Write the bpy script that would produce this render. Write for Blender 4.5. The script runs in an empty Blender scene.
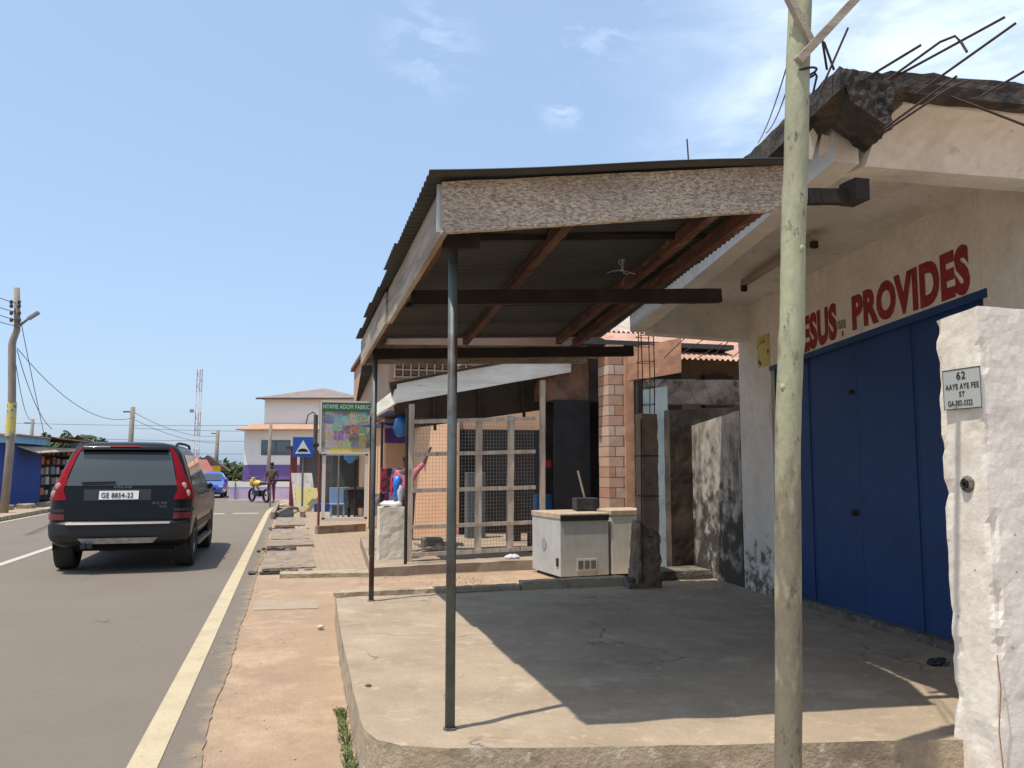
import bpy, bmesh, math, random
from mathutils import Vector, Matrix, noise, Euler
from math import sin, cos, pi, radians, sqrt, tan, atan2
random.seed(7)
S = bpy.context.scene
COL = S.collection
# ------------------------------------------------------------------ camera
YAW, PITCH, EYE, FPX = radians(14.93), radians(5.72), 1.5, 828.0
cam = bpy.data.cameras.new('camera'); cam_o = bpy.data.objects.new('camera', cam); COL.objects.link(cam_o)
cam.sensor_width = 36; cam.lens = FPX / 1024 * 36; cam.clip_start = .05; cam.clip_end = 2000
cam_o.location = (0, 0, EYE); cam_o.rotation_euler = (radians(90) + PITCH, 0, -YAW)
S.camera = cam_o
# ------------------------------------------------------------------ sky, sun, exposure
SUN_EL = radians(70.8)
SUN_DIR = Vector((-cos(radians(21)) * cos(SUN_EL), -sin(radians(21)) * cos(SUN_EL), sin(SUN_EL)))   # towards the sun
w = bpy.data.worlds.new('World'); S.world = w; w.use_nodes = True
nt = w.node_tree; N = nt.nodes; L = nt.links; N.clear()
sky = N.new('ShaderNodeTexSky'); sky.sky_type = 'NISHITA'; sky.sun_disc = False
sky.sun_elevation = SUN_EL; sky.sun_rotation = atan2(SUN_DIR.x, SUN_DIR.y)
sky.air_density = 1.0; sky.dust_density = 2.0; sky.ozone_density = 2.4; sky.altitude = 50
tc = N.new('ShaderNodeTexCoord')
mp = N.new('ShaderNodeMapping'); mp.inputs['Scale'].default_value = (1.0, 1.0, 2.6); mp.inputs['Location'].default_value = (.32, .1, .15)
L.new(tc.outputs['Generated'], mp.inputs['Vector'])
nz = N.new('ShaderNodeTexNoise'); nz.inputs['Scale'].default_value = 4.2; nz.inputs['Detail'].default_value = 10; nz.inputs['Roughness'].default_value = .58; nz.inputs['Distortion'].default_value = .35
L.new(mp.outputs[0], nz.inputs['Vector'])
rp = N.new('ShaderNodeMapRange'); rp.inputs[1].default_value = .36; rp.inputs[2].default_value = .68; rp.interpolation_type = 'SMOOTHSTEP'
L.new(nz.outputs['Fac'], rp.inputs[0])
# a bank of thin cloud in one part of the sky (world direction), faint wisps elsewhere
def bank(vec, inner, outer, gain):
    d = N.new('ShaderNodeVectorMath'); d.operation = 'DISTANCE'; d.inputs[1].default_value = vec
    L.new(tc.outputs['Generated'], d.inputs[0])
    m = N.new('ShaderNodeMapRange'); m.inputs[1].default_value = outer; m.inputs[2].default_value = inner
    m.inputs[4].default_value = gain; m.interpolation_type = 'SMOOTHSTEP'
    L.new(d.outputs['Value'], m.inputs[0]); return m.outputs[0]
def skydir(x, y):
    fh = Vector((sin(YAW), cos(YAW), 0)); r = Vector((cos(YAW), -sin(YAW), 0)); z = Vector((0, 0, 1))
    f = fh * cos(PITCH) + z * sin(PITCH); u = z * cos(PITCH) - fh * sin(PITCH)
    return (f + r * (x - 512) / FPX + u * (384 - y) / FPX).normalized()
def math_(op, a, b, clamp=False):
    m = N.new('ShaderNodeMath'); m.operation = op; m.use_clamp = clamp
    for i, v in enumerate((a, b)):
        if isinstance(v, (int, float)): m.inputs[i].default_value = v
        else: L.new(v, m.inputs[i])
    return m.outputs[0]
b1 = bank(skydir(930, 90), .05, .36, 1.0)
b2 = bank(skydir(430, 45), .0, .08, .22)
b3 = bank(skydir(565, 105), .0, .04, .4)
b4 = bank(skydir(600, 8), .0, .09, .3)
rp2 = N.new('ShaderNodeMapRange'); rp2.inputs[1].default_value = .46; rp2.inputs[2].default_value = .62; rp2.interpolation_type = 'SMOOTHSTEP'
nz2 = N.new('ShaderNodeTexNoise'); nz2.inputs['Scale'].default_value = 13; nz2.inputs['Detail'].default_value = 10; nz2.inputs['Roughness'].default_value = .6; nz2.inputs['Distortion'].default_value = .5
L.new(mp.outputs[0], nz2.inputs['Vector']); L.new(nz2.outputs['Fac'], rp2.inputs[0])
fac = math_('ADD', math_('MULTIPLY', rp.outputs[0], b1), math_('MULTIPLY', rp2.outputs[0], math_('ADD', b2, math_('ADD', b3, b4))), True)
fac = math_('ADD', fac, math_('MULTIPLY', b1, .22), True)
fac = math_('MULTIPLY', fac, .8, True)
mix = N.new('ShaderNodeMix'); mix.data_type = 'RGBA'
L.new(fac, mix.inputs[0]); L.new(sky.outputs[0], mix.inputs[6]); mix.inputs[7].default_value = (9.0, 9.5, 10.2, 1)
# thin high haze veils the blue everywhere
veil = N.new('ShaderNodeMix'); veil.data_type = 'RGBA'; veil.inputs[0].default_value = .42
L.new(mix.outputs[2], veil.inputs[6]); veil.inputs[7].default_value = (4.2, 5.9, 8.3, 1)
bg = N.new('ShaderNodeBackground'); bg.inputs[1].default_value = .10
L.new(veil.outputs[2], bg.inputs[0])
ow = N.new('ShaderNodeOutputWorld'); L.new(bg.outputs[0], ow.inputs[0])
sl = bpy.data.lights.new('sun', 'SUN'); sl.energy = 3.0; sl.angle = radians(.55); sl.color = (1, .93, .83)
so = bpy.data.objects.new('sun', sl); COL.objects.link(so)
so.rotation_euler = SUN_DIR.to_track_quat('Z', 'Y').to_euler()
S.view_settings.view_transform = 'Standard'; S.view_settings.look = 'None'
S.view_settings.exposure = 0.66; S.view_settings.gamma = 1
S.render.resolution_x = 1024; S.render.resolution_y = 768
# ------------------------------------------------------------------ measuring helpers (pixel + a known world plane -> point)
_f = {}
def ray(x, y):
    fh = Vector((sin(YAW), cos(YAW), 0)); r = Vector((cos(YAW), -sin(YAW), 0)); z = Vector((0, 0, 1))
    f = fh * cos(PITCH) + z * sin(PITCH); u = z * cos(PITCH) - fh * sin(PITCH)
    return f + r * (x - 512) / FPX + u * (384 - y) / FPX
C0 = Vector((0, 0, EYE))
def atY(x, y, Y): d = ray(x, y); return C0 + d * (Y / d.y)
def atZ(x, y, Z): d = ray(x, y); return C0 + d * ((Z - EYE) / d.z)
# ------------------------------------------------------------------ materials
MATS = {}
def M(name, c1, c2=None, sc=4, lo=.4, hi=.62, c3=None, sc3=12, lo3=.55, hi3=.62, rough=.85, metal=0, bump=.25, bsc=40, stretch=(1, 1, 1), zmask=None, det=8, bdist=.01, spec=.4):
    """base colour c1, broad patches c2, sharper marks c3 (limited by zmask=(z where full, z where none))"""
    if name in MATS: return MATS[name]
    m = bpy.data.materials.new(name); m.use_nodes = True; t = m.node_tree; n = t.nodes; l = t.links
    b = n['Principled BSDF']; b.inputs['Roughness'].default_value = rough; b.inputs['Metallic'].default_value = metal
    b.inputs['Specular IOR Level'].default_value = spec
    co = n.new('ShaderNodeTexCoord'); mpn = n.new('ShaderNodeMapping'); mpn.inputs['Scale'].default_value = stretch
    l.new(co.outputs['Object'], mpn.inputs[0])
    def nzf(scale, lo, hi, d=det, rg=.62):
        a = n.new('ShaderNodeTexNoise'); a.inputs['Scale'].default_value = scale; a.inputs['Detail'].default_value = d; a.inputs['Roughness'].default_value = rg
        l.new(mpn.outputs[0], a.inputs['Vector'])
        r = n.new('ShaderNodeMapRange'); r.inputs[1].default_value = lo; r.inputs[2].default_value = hi; l.new(a.outputs['Fac'], r.inputs[0]); return r.outputs[0], a.outputs['Fac']
    def mixc(f, a, c):
        x = n.new('ShaderNodeMix'); x.data_type = 'RGBA'
        l.new(f, x.inputs[0])
        for i, v in ((6, a), (7, c)):
            if isinstance(v, tuple): x.inputs[i].default_value = (*v, 1)
            else: l.new(v, x.inputs[i])
        return x.outputs[2]
    cur = c1
    if c2:
        f, _ = nzf(sc, lo, hi); cur = mixc(f, cur, c2)
    if c3:
        f, _ = nzf(sc3, lo3, hi3)
        if zmask:
            sx = n.new('ShaderNodeSeparateXYZ'); l.new(co.outputs['Object'], sx.inputs[0])
            zr = n.new('ShaderNodeMapRange'); zr.inputs[1].default_value = zmask[1]; zr.inputs[2].default_value = zmask[0]; l.new(sx.outputs[2], zr.inputs[0])
            f0, raw = nzf(sc3, 0, 1)
            a = n.new('ShaderNodeMath'); a.operation = 'MULTIPLY_ADD'; l.new(zr.outputs[0], a.inputs[0]); a.inputs[1].default_value = .35; l.new(raw, a.inputs[2])
            r2 = n.new('ShaderNodeMapRange'); r2.inputs[1].default_value = lo3; r2.inputs[2].default_value = hi3; l.new(a.outputs[0], r2.inputs[0]); f = r2.outputs[0]
        cur = mixc(f, cur, c3)
    # fine tonal grain
    g, _ = nzf(bsc * .8, .2, .8)
    gm = n.new('ShaderNodeMix'); gm.data_type = 'RGBA'; gm.blend_type = 'MULTIPLY'; gm.inputs[0].default_value = .35
    if isinstance(cur, tuple): gm.inputs[6].default_value = (*cur, 1)
    else: l.new(cur, gm.inputs[6])
    gr = n.new('ShaderNodeMapRange'); gr.inputs[3].default_value = .6; gr.inputs[4].default_value = 1.25; l.new(g, gr.inputs[0])
    cc = n.new('ShaderNodeCombineColor'); [l.new(gr.outputs[0], cc.inputs[i]) for i in range(3)]
    l.new(cc.outputs[0], gm.inputs[7]); l.new(gm.outputs[2], b.inputs['Base Color'])
    if bump:
        _, f = nzf(bsc, 0, 1); bp = n.new('ShaderNodeBump'); bp.inputs['Strength'].default_value = bump; bp.inputs['Distance'].default_value = bdist
        l.new(f, bp.inputs['Height']); l.new(bp.outputs[0], b.inputs['Normal'])
    MATS[name] = m; return m
def flat(name, c, rough=.5, metal=0, spec=.5, coat=0, alpha=1, trans=0):
    if name in MATS: return MATS[name]
    m = bpy.data.materials.new(name); m.use_nodes = True; b = m.node_tree.nodes['Principled BSDF']
    b.inputs['Base Color'].default_value = (*c, 1); b.inputs['Roughness'].default_value = rough; b.inputs['Metallic'].default_value = metal
    b.inputs['Specular IOR Level'].default_value = spec; b.inputs['Coat Weight'].default_value = coat; b.inputs['Coat Roughness'].default_value = .04
    b.inputs['Transmission Weight'].default_value = trans
    MATS[name] = m; return m
asphalt = M('asphalt', (.195, .162, .124), (.18, .15, .116), .7, .35, .65, (.21, .175, .13), 8.0, .58, .75, bump=.5, bsc=180, rough=.88)
dirt = M('sandy dirt', (.34, .235, .15), (.40, .28, .18), 1.3, .35, .65, (.3, .2, .125), 5, .6, .75, bump=.6, bsc=60, bdist=.02)
concrete = M('worn floor concrete', (.40, .315, .22), (.31, .24, .165), 1.5, .38, .68, (.46, .365, .26), 3.3, .56, .7, bump=.35, bsc=70)
concrete_side = M('plinth edge concrete', (.42, .34, .23), (.24, .19, .13), 4, .48, .66, (.6, .52, .4), 9, .6, .66, bump=.8, bsc=35, bdist=.02)
concrete_raw = M('raw concrete', (.21, .18, .145), (.09, .078, .065), 5, .4, .62, (.33, .28, .22), 14, .58, .7, bump=.9, bsc=30, bdist=.03)
mouldy = M('mould blackened concrete', (.048, .040, .032), (.13, .105, .08), 6, .45, .7, (.018, .018, .018), 4, .5, .6, bump=.9, bsc=28, bdist=.03)
mould_wall_m = M('mouldy render', (.15, .11, .075), (.022, .02, .018), 1.6, .38, .66, (.25, .2, .15), 9, .6, .75, bump=.2, bsc=30, bdist=.01)
cream = M('aged cream wall paint', (.64, .57, .47), (.52, .44, .34), 2.2, .42, .7, (.34, .26, .19), 5, .62, .74, bump=.25, bsc=30)
cream_low = M('cream wall paint with dirt', (.71, .665, .585), (.60, .545, .465), 2.2, .42, .7, (.13, .115, .09), 9, .68, .82, bump=.35, bsc=30, zmask=(.1, 1.15))
white_peel = M('peeling white wall', (.50, .46, .39), (.33, .26, .19), 5, .42, .6, (.06, .052, .04), 5, .60, .74, bump=.25, bsc=26, zmask=(.0, 1.9), bdist=.01)

soffit = M('cream soffit', (.71, .68, .62), (.60, .565, .50), 1.8, .42, .72, (.3, .23, .17), 6, .64, .8, bump=.2, bsc=24)
pillar_m = M('whitewashed render', (.80, .74, .64), (.66, .59, .49), 5, .45, .7, (.36, .31, .25), 18, .66, .7, bump=.3, bsc=30, bdist=.012, rough=.9)
blue_door = M('dark blue metal paint', (.009, .046, .155), (.007, .034, .115), 2.0, .4, .7, (.02, .05, .11), 6, .7, .82, rough=.55, bump=.12, bsc=12)
red_paint = M('red lettering paint', (.25, .02, .03), (.17, .018, .028), 10, .5, .7, rough=.7, bump=.1)
timber_grey = M('flaking grey board', (.50, .42, .33), (.25, .19, .14), 80, .45, .56, (.70, .59, .45), 120, .54, .60, bump=.8, bsc=60, stretch=(.42, .6, 1.3), bdist=.012)
timber_pale = M('weathered pale board', (.42, .36, .28), (.25, .19, .14), 6, .4, .65, (.12, .09, .07), 14, .62, .68, bump=.4, bsc=30, stretch=(1, .2, 3))
timber_red = M('red brown purlin wood', (.13, .055, .034), (.06, .03, .02), 6, .4, .6, (.22, .13, .08), 9, .6, .65, bump=.4, bsc=24, stretch=(2, .4, 2))
timber_dark = M('dark old timber', (.035, .025, .02), (.022, .017, .014), 5, .4, .6, bump=.4, bsc=24)
timber_post = M('pale post wood', (.56, .47, .36), (.4, .32, .24), 6, .4, .6, (.15, .11, .08), 12, .62, .68, bump=.5, bsc=30, stretch=(2, 2, .3))
white_board = M('white painted board', (.88, .83, .70), (.74, .68, .55), 4, .45, .6, (.2, .17, .13), 12, .66, .7, bump=.3, bsc=22, stretch=(.3, .3, 2))
sheet_dark = M('old roofing sheet', (.06, .062, .06), (.042, .043, .042), 2, .4, .65, (.1, .06, .04), 4, .64, .8, rough=.6, metal=.25, bump=.1)
sheet_rust = M('rusty roofing sheet', (.42, .23, .16), (.5, .31, .23), 3, .4, .6, (.3, .12, .08), 5, .6, .75, rough=.8, bump=.2)
rusty = M('rusty iron', (.07, .038, .03), (.04, .027, .024), 20, .4, .6, rough=.85, bump=.4, bsc=80)
galv = M('galvanised pipe', (.125, .145, .135), (.09, .105, .098), 8, .4, .6, (.075, .045, .035), 1.3, .5, .56, rough=.55, metal=.3, bump=.15)
pole_m = M('pale green weathered pole', (.37, .38, .24), (.29, .29, .185), 5, .4, .65, (.20, .17, .115), 7, .60, .72, rough=.75, bump=.5, bsc=24, stretch=(1.5, 1.5, .6), zmask=(.2, 2.3), bdist=.012)
road_paint = M('worn cream road paint', (.52, .43, .28), (.46, .375, .24), 3, .45, .65, (.17, .16, .14), 26, .64, .69, bump=.3, bsc=120)
center_paint = M('white road paint', (.5, .46, .38), (.46, .42, .36), 4, .45, .65, (.17, .16, .14), 22, .62, .69, bump=.3, bsc=120)
def cracks(mat, scale, width, col, lo=.5, hi=.56):
    t = mat.node_tree; n = t.nodes; l = t.links; co = [x for x in n if x.type == 'TEX_COORD'][0]
    nz_ = n.new('ShaderNodeTexNoise'); nz_.inputs['Scale'].default_value = 4; nz_.inputs['Detail'].default_value = 8; l.new(co.outputs['Object'], nz_.inputs['Vector'])
    va = n.new('ShaderNodeVectorMath'); va.operation = 'MULTIPLY_ADD'; va.inputs[1].default_value = (.35, .35, .35); l.new(nz_.outputs['Color'], va.inputs[0]); l.new(co.outputs['Object'], va.inputs[2])
    vo = n.new('ShaderNodeTexVoronoi'); vo.feature = 'DISTANCE_TO_EDGE'; vo.inputs['Scale'].default_value = scale; l.new(va.outputs[0], vo.inputs['Vector'])
    m1 = n.new('ShaderNodeMapRange'); m1.inputs[1].default_value = width; m1.inputs[2].default_value = 0; l.new(vo.outputs['Distance'], m1.inputs[0])
    n2 = n.new('ShaderNodeTexNoise'); n2.inputs['Scale'].default_value = .9; n2.inputs['Detail'].default_value = 3; l.new(co.outputs['Object'], n2.inputs['Vector'])
    m2 = n.new('ShaderNodeMapRange'); m2.inputs[1].default_value = lo; m2.inputs[2].default_value = hi; l.new(n2.outputs['Fac'], m2.inputs[0])
    mu = n.new('ShaderNodeMath'); mu.operation = 'MULTIPLY'; l.new(m1.outputs[0], mu.inputs[0]); l.new(m2.outputs[0], mu.inputs[1])
    gm = [x for x in n if x.type == 'MIX' and x.blend_type == 'MULTIPLY'][0]; src = gm.inputs[6].links[0].from_socket
    mx_ = n.new('ShaderNodeMix'); mx_.data_type = 'RGBA'; l.new(mu.outputs[0], mx_.inputs[0]); l.new(src, mx_.inputs[6]); mx_.inputs[7].default_value = (*col, 1); l.new(mx_.outputs[2], gm.inputs[6])
def stain(mat, scale, lo, hi, col, amt=.7, stretch=(1, 1, 1)):
    t = mat.node_tree; n = t.nodes; l = t.links; co = [x for x in n if x.type == 'TEX_COORD'][0]
    mpn = n.new('ShaderNodeMapping'); mpn.inputs['Scale'].default_value = stretch; mpn.inputs['Location'].default_value = (3.1, 1.7, 5.3); l.new(co.outputs['Object'], mpn.inputs[0])
    nz_ = n.new('ShaderNodeTexNoise'); nz_.inputs['Scale'].default_value = scale; nz_.inputs['Detail'].default_value = 12; nz_.inputs['Roughness'].default_value = .7; l.new(mpn.outputs[0], nz_.inputs['Vector'])
    m2 = n.new('ShaderNodeMapRange'); m2.inputs[1].default_value = lo; m2.inputs[2].default_value = hi; m2.inputs[4].default_value = amt; l.new(nz_.outputs['Fac'], m2.inputs[0])
    gm = [x for x in n if x.type == 'MIX' and x.blend_type == 'MULTIPLY'][0]; src = gm.inputs[6].links[0].from_socket
    mx_ = n.new('ShaderNodeMix'); mx_.data_type = 'RGBA'; l.new(m2.outputs[0], mx_.inputs[0]); l.new(src, mx_.inputs[6]); mx_.inputs[7].default_value = (*col, 1); l.new(mx_.outputs[2], gm.inputs[6])
stain(concrete, 2.2, .5, .72, (.27, .20, .13), .75); stain(concrete, 9, .56, .66, (.60, .46, .31), .45); stain(concrete, 40, .6, .68, (.22, .17, .12), .6)
stain(timber_grey, 4, .46, .66, (.20, .15, .11), .6, (.3, 1, 1)); stain(timber_grey, 150, .56, .62, (.78, .68, .54), .8, (.5, 1, 1.4))
cracks(concrete, .75, .006, (.12, .095, .07))
stain(asphalt, 60, .60, .68, (.34, .29, .22), .8); stain(asphalt, 80, .60, .66, (.07, .06, .05), .7); cracks(asphalt, .4, .003, (.09, .08, .07), .54, .6)
stain(dirt, 2.0, .48, .68, (.56, .40, .26), .7); stain(dirt, 6, .55, .7, (.33, .22, .14), .6); stain(dirt, 45, .6, .68, (.28, .2, .14), .6)
stain(blue_door, 3, .55, .75, (.018, .05, .13), .6); stain(blue_door, 18, .68, .74, (.10, .13, .18), .6, (1, 3, .6)); stain(blue_door, 5, .66, .74, (.05, .035, .03), .6, (1, 4, .5))
stain(pole_m, 22, .58, .64, (.09, .07, .05), .8, (1, 1, .5)); stain(pole_m, 2, .5, .7, (.30, .24, .16), .6)
stain(soffit, 3, .5, .75, (.36, .32, .27), .55, (1, .4, 1)); stain(white_peel, 3.5, .46, .66, (.07, .058, .045), .85, (1, 1, .3)); stain(mould_wall_m, 2.5, .4, .62, (.022, .019, .016), .85, (1, 1, .5)); stain(road_paint, 30, .56, .66, (.26, .22, .17), .6); stain(red_paint, 25, .58, .68, (.42, .2, .16), .5)
stain(cream_low, 4, .56, .74, (.36, .26, .18), .55, (1, 1, .35)); stain(cream_low, 1.2, .5, .8, (.42, .36, .28), .5)
stain(soffit, 9, .62, .7, (.25, .19, .13), .5, (1, 1, 1)); stain(pillar_m, 6, .6, .72, (.5, .42, .33), .6, (1, 1, .4))
black = flat('matte black', (.012, .012, .012), .8)
dark_in = flat('dark interior shade', (.02, .02, .022), .9)  # near-black colour stands in for the shade inside openings
wire_m = flat('black cable', (.015, .015, .016), .6)
white_p = M('white enamel', (.62, .62, .58), (.54, .53, .48), 4, .4, .7, (.3, .2, .12), 14, .7, .76, rough=.4, bump=.05, bsc=10)
# ------------------------------------------------------------------ mesh builder
class MB:
    def __init__(s): s.v = []; s.f = []; s.mi = []
    def add(s, vs, fs, mi=0):
        o = len(s.v); s.v += [Vector(v) for v in vs]; s.f += [tuple(i + o for i in f) for f in fs]; s.mi += [mi] * len(fs); return s
    def box(s, a, b, mi=0):
        x0, y0, z0 = a; x1, y1, z1 = b
        return s.add([(x0, y0, z0), (x1, y0, z0), (x1, y1, z0), (x0, y1, z0), (x0, y0, z1), (x1, y0, z1), (x1, y1, z1), (x0, y1, z1)],
                     [(0, 3, 2, 1), (4, 5, 6, 7), (0, 1, 5, 4), (1, 2, 6, 5), (2, 3, 7, 6), (3, 0, 4, 7)], mi)
    def hexa(s, p, mi=0):      # 8 corners: bottom ring then top ring (ccw)
        return s.add(p, [(0, 3, 2, 1), (4, 5, 6, 7), (0, 1, 5, 4), (1, 2, 6, 5), (2, 3, 7, 6), (3, 0, 4, 7)], mi)
    def beam(s, p, q, wd, ht, up=(0, 0, 1), mi=0):
        p = Vector(p); q = Vector(q); d = (q - p).normalized(); sd = d.cross(Vector(up)).normalized(); u = sd.cross(d).normalized()
        r = []
        for c in (p, q):
            for a, b in ((-1, -1), (1, -1), (1, 1), (-1, 1)): r.append(c + sd * a * wd / 2 + u * b * ht / 2)
        return s.add(r, [(0, 1, 2, 3), (7, 6, 5, 4), (0, 4, 5, 1), (1, 5, 6, 2), (2, 6, 7, 3), (3, 7, 4, 0)], mi)
    def tube(s, pts, r, n=8, mi=0, cap=True):
        pts = [Vector(p) for p in pts]; rs = r if isinstance(r, (list, tuple)) else [r] * len(pts); vs = []; fs = []
        prev = None
        for i, p in enumerate(pts):
            d = (pts[min(i + 1, len(pts) - 1)] - pts[max(i - 1, 0)]).normalized()
            ref = Vector((0, 0, 1)) if abs(d.z) < .95 else Vector((1, 0, 0))
            a = d.cross(ref).normalized(); b = d.cross(a)
            if prev is not None and a.dot(prev) < 0: a = -a; b = -b
            prev = a
            for k in range(n): t = 2 * pi * k / n; vs.append(p + (a * cos(t) + b * sin(t)) * rs[i])
        for i in range(len(pts) - 1):
            for k in range(n): fs.append((i * n + k, i * n + (k + 1) % n, (i + 1) * n + (k + 1) % n, (i + 1) * n + k))
        if cap: fs.append(tuple(range(n))); fs.append(tuple(range((len(pts) - 1) * n, len(pts) * n))[::-1])
        return s.add(vs, fs, mi)
    def quad(s, a, b, c, d, mi=0): return s.add([a, b, c, d], [(0, 1, 2, 3)], mi)
    def slab(s, poly, z0, z1, mi=0):      # extruded polygon, ccw; z0/z1 numbers or functions of (x,y)
        n = len(poly); g = lambda z, p: z(*p) if callable(z) else z
        vs = [(x, y, g(z0, (x, y))) for x, y in poly] + [(x, y, g(z1, (x, y))) for x, y in poly]
        return s.add(vs, [tuple(range(n))[::-1], tuple(range(n, 2 * n))] + [(i, (i + 1) % n, n + (i + 1) % n, n + i) for i in range(n)], mi)
    def grid(s, fn, nu, nv, mi=0):
        vs = [fn(i / nu, j / nv) for i in range(nu + 1) for j in range(nv + 1)]
        return s.add(vs, [(i * (nv + 1) + j, (i + 1) * (nv + 1) + j, (i + 1) * (nv + 1) + j + 1, i * (nv + 1) + j + 1) for i in range(nu) for j in range(nv)], mi)
    def sphere(s, c, r, nu=10, nv=7, sq=(1, 1, 1), mi=0):
        c = Vector(c); vs = [c + Vector((0, 0, r * sq[2]))]; fs = []
        for j in range(1, nv):
            for i in range(nu):
                t = 2 * pi * i / nu; p = pi * j / nv; vs.append(c + Vector((r * sq[0] * sin(p) * cos(t), r * sq[1] * sin(p) * sin(t), r * sq[2] * cos(p))))
        vs.append(c - Vector((0, 0, r * sq[2])))
        for i in range(nu):
            fs.append((0, 1 + i, 1 + (i + 1) % nu)); e = 1 + (nv - 2) * nu; fs.append((len(vs) - 1, e + (i + 1) % nu, e + i))
            for j in range(nv - 2): a = 1 + j * nu; fs.append((a + i, a + nu + i, a + nu + (i + 1) % nu, a + (i + 1) % nu))
        return s.add(vs, fs, mi)
    def wheel(s, c, prof, n=24, axis='x', mi=0):      # prof: list of (offset along axis, radius)
        c = Vector(c); vs = []; fs = []; m = len(prof)
        for k in range(n):
            t = 2 * pi * k / n
            for a, r in prof: vs.append(c + (Vector((a, r * cos(t), r * sin(t))) if axis == 'x' else Vector((r * cos(t), a, r * sin(t))) if axis == 'y' else Vector((r * cos(t), r * sin(t), a))))
        for k in range(n):
            for i in range(m - 1): fs.append((k * m + i, k * m + i + 1, ((k + 1) % n) * m + i + 1, ((k + 1) % n) * m + i))
        return s.add(vs, fs, mi)
    def rough(s, amp=.01, sc=8, cut=.06, seed=0):
        """subdivide everything to about `cut` metres and knock it about with noise"""
        bm = bmesh.new(); vs = [bm.verts.new(v) for v in s.v]; bm.verts.ensure_lookup_table()
        for f, m in zip(s.f, s.mi):
            try: q = bm.faces.new([vs[i] for i in f]); q.material_index = m
            except ValueError: pass
        bmesh.ops.remove_doubles(bm, verts=bm.verts, dist=1e-5)
        for _ in range(6):
            ed = [e for e in bm.edges if e.calc_length() > cut * 1.5]
            if not ed or len(bm.verts) > 60000: break
            bmesh.ops.subdivide_edges(bm, edges=ed, cuts=1, use_grid_fill=True)
            bmesh.ops.triangulate(bm, faces=[f for f in bm.faces if len(f.verts) > 4])
        bm.normal_update()
        for v in bm.verts:
            p = v.co * sc + Vector((seed, seed * 2, 0)); d = noise.noise(p) + .5 * noise.noise(p * 2.3) + .3 * noise.noise(p * 5)
            v.co += v.normal * d * amp
        s.v = [v.co.copy() for v in bm.verts]; bm.verts.index_update()
        s.f = [tuple(v.index for v in f.verts) for f in bm.faces]; s.mi = [f.material_index for f in bm.faces]; bm.free(); return s
    def build(s, name, mat, parent=None, smooth=False, bevel=0, loc=None):
        me = bpy.data.meshes.new(name)
        base = Vector(loc) if loc is not None else Vector((0, 0, 0))
        if parent is not None:
            mw = WM.get(parent, Matrix()); inv = mw.inverted(); vs = [inv @ v for v in s.v]
        else: vs = [v - base for v in s.v]
        me.from_pydata(vs, [], s.f)
        for m in (mat if isinstance(mat, (list, tuple)) else [mat]): me.materials.append(m)
        me.polygons.foreach_set('material_index', s.mi)
        bm = bmesh.new(); bm.from_mesh(me); bmesh.ops.recalc_face_normals(bm, faces=bm.faces); bm.to_mesh(me); bm.free()
        if smooth: me.polygons.foreach_set('use_smooth', [True] * len(me.polygons))
        o = bpy.data.objects.new(name, me); COL.objects.link(o)
        if parent is not None: o.parent = parent; WM[o] = WM.get(parent, Matrix())
        else: o.location = base; WM[o] = Matrix.Translation(base)
        if smooth == 'auto':
            me.set_sharp_from_angle(angle=radians(40))
        if bevel:
            bv = o.modifiers.new('bevel', 'BEVEL'); bv.width = bevel; bv.segments = 2; bv.limit_method = 'ANGLE'
        return o
WM = {}
def tag(o, label=None, cat=None, group=None, kind=None):
    for k, v in (('label', label), ('category', cat), ('group', group), ('kind', kind)):
        if v: o[k] = v
    return o
def thing(name, label, cat, loc=(0, 0, 0), rz=0, group=None):
    o = bpy.data.objects.new(name, None); COL.objects.link(o); o.location = loc; o.rotation_euler = (0, 0, rz); o.empty_display_size = .2
    WM[o] = Matrix.Translation(Vector(loc)) @ Matrix.Rotation(rz, 4, 'Z')
    return tag(o, label, cat, group)
def copy_tree(o, parent=None, loc=None, rz=None):
    c = o.copy(); COL.objects.link(c); c.parent = parent
    if loc is not None: c.location = loc
    if rz is not None: c.rotation_euler.z = rz
    for ch in [x for x in COL.objects if x.parent == o]: copy_tree(ch, c)
    return c
def text_obj(body, fn, name, mat, parent, offset=0.0, extrude=.0015, spacing=1.0, shear=0.0, weld=True):
    """lettering: fn maps the text plane (u along, v up, w out; cap height about .7, unit = font size 1) to world"""
    cu = bpy.data.curves.new('t', 'FONT'); cu.body = body; cu.size = 1; cu.offset = offset; cu.extrude = 1; cu.space_character = spacing; cu.shear = shear; cu.resolution_u = 4
    o = bpy.data.objects.new('t', cu); COL.objects.link(o); dg = bpy.context.evaluated_depsgraph_get(); dg.update()
    me = bpy.data.meshes.new_from_object(o.evaluated_get(dg)); vs = [v.co.copy() for v in me.vertices]; fs = [tuple(p.vertices) for p in me.polygons]
    x0 = min(v.x for v in vs); x1 = max(v.x for v in vs); wd = x1 - x0
    mb = MB(); mb.add([fn((v.x - x0) / wd, v.y / .73, (v.z + 1) * .5 * extrude) for v in vs], fs)
    bpy.data.objects.remove(o); bpy.data.curves.remove(cu); bpy.data.meshes.remove(me)
    return mb.build(name, mat, parent)
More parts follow.
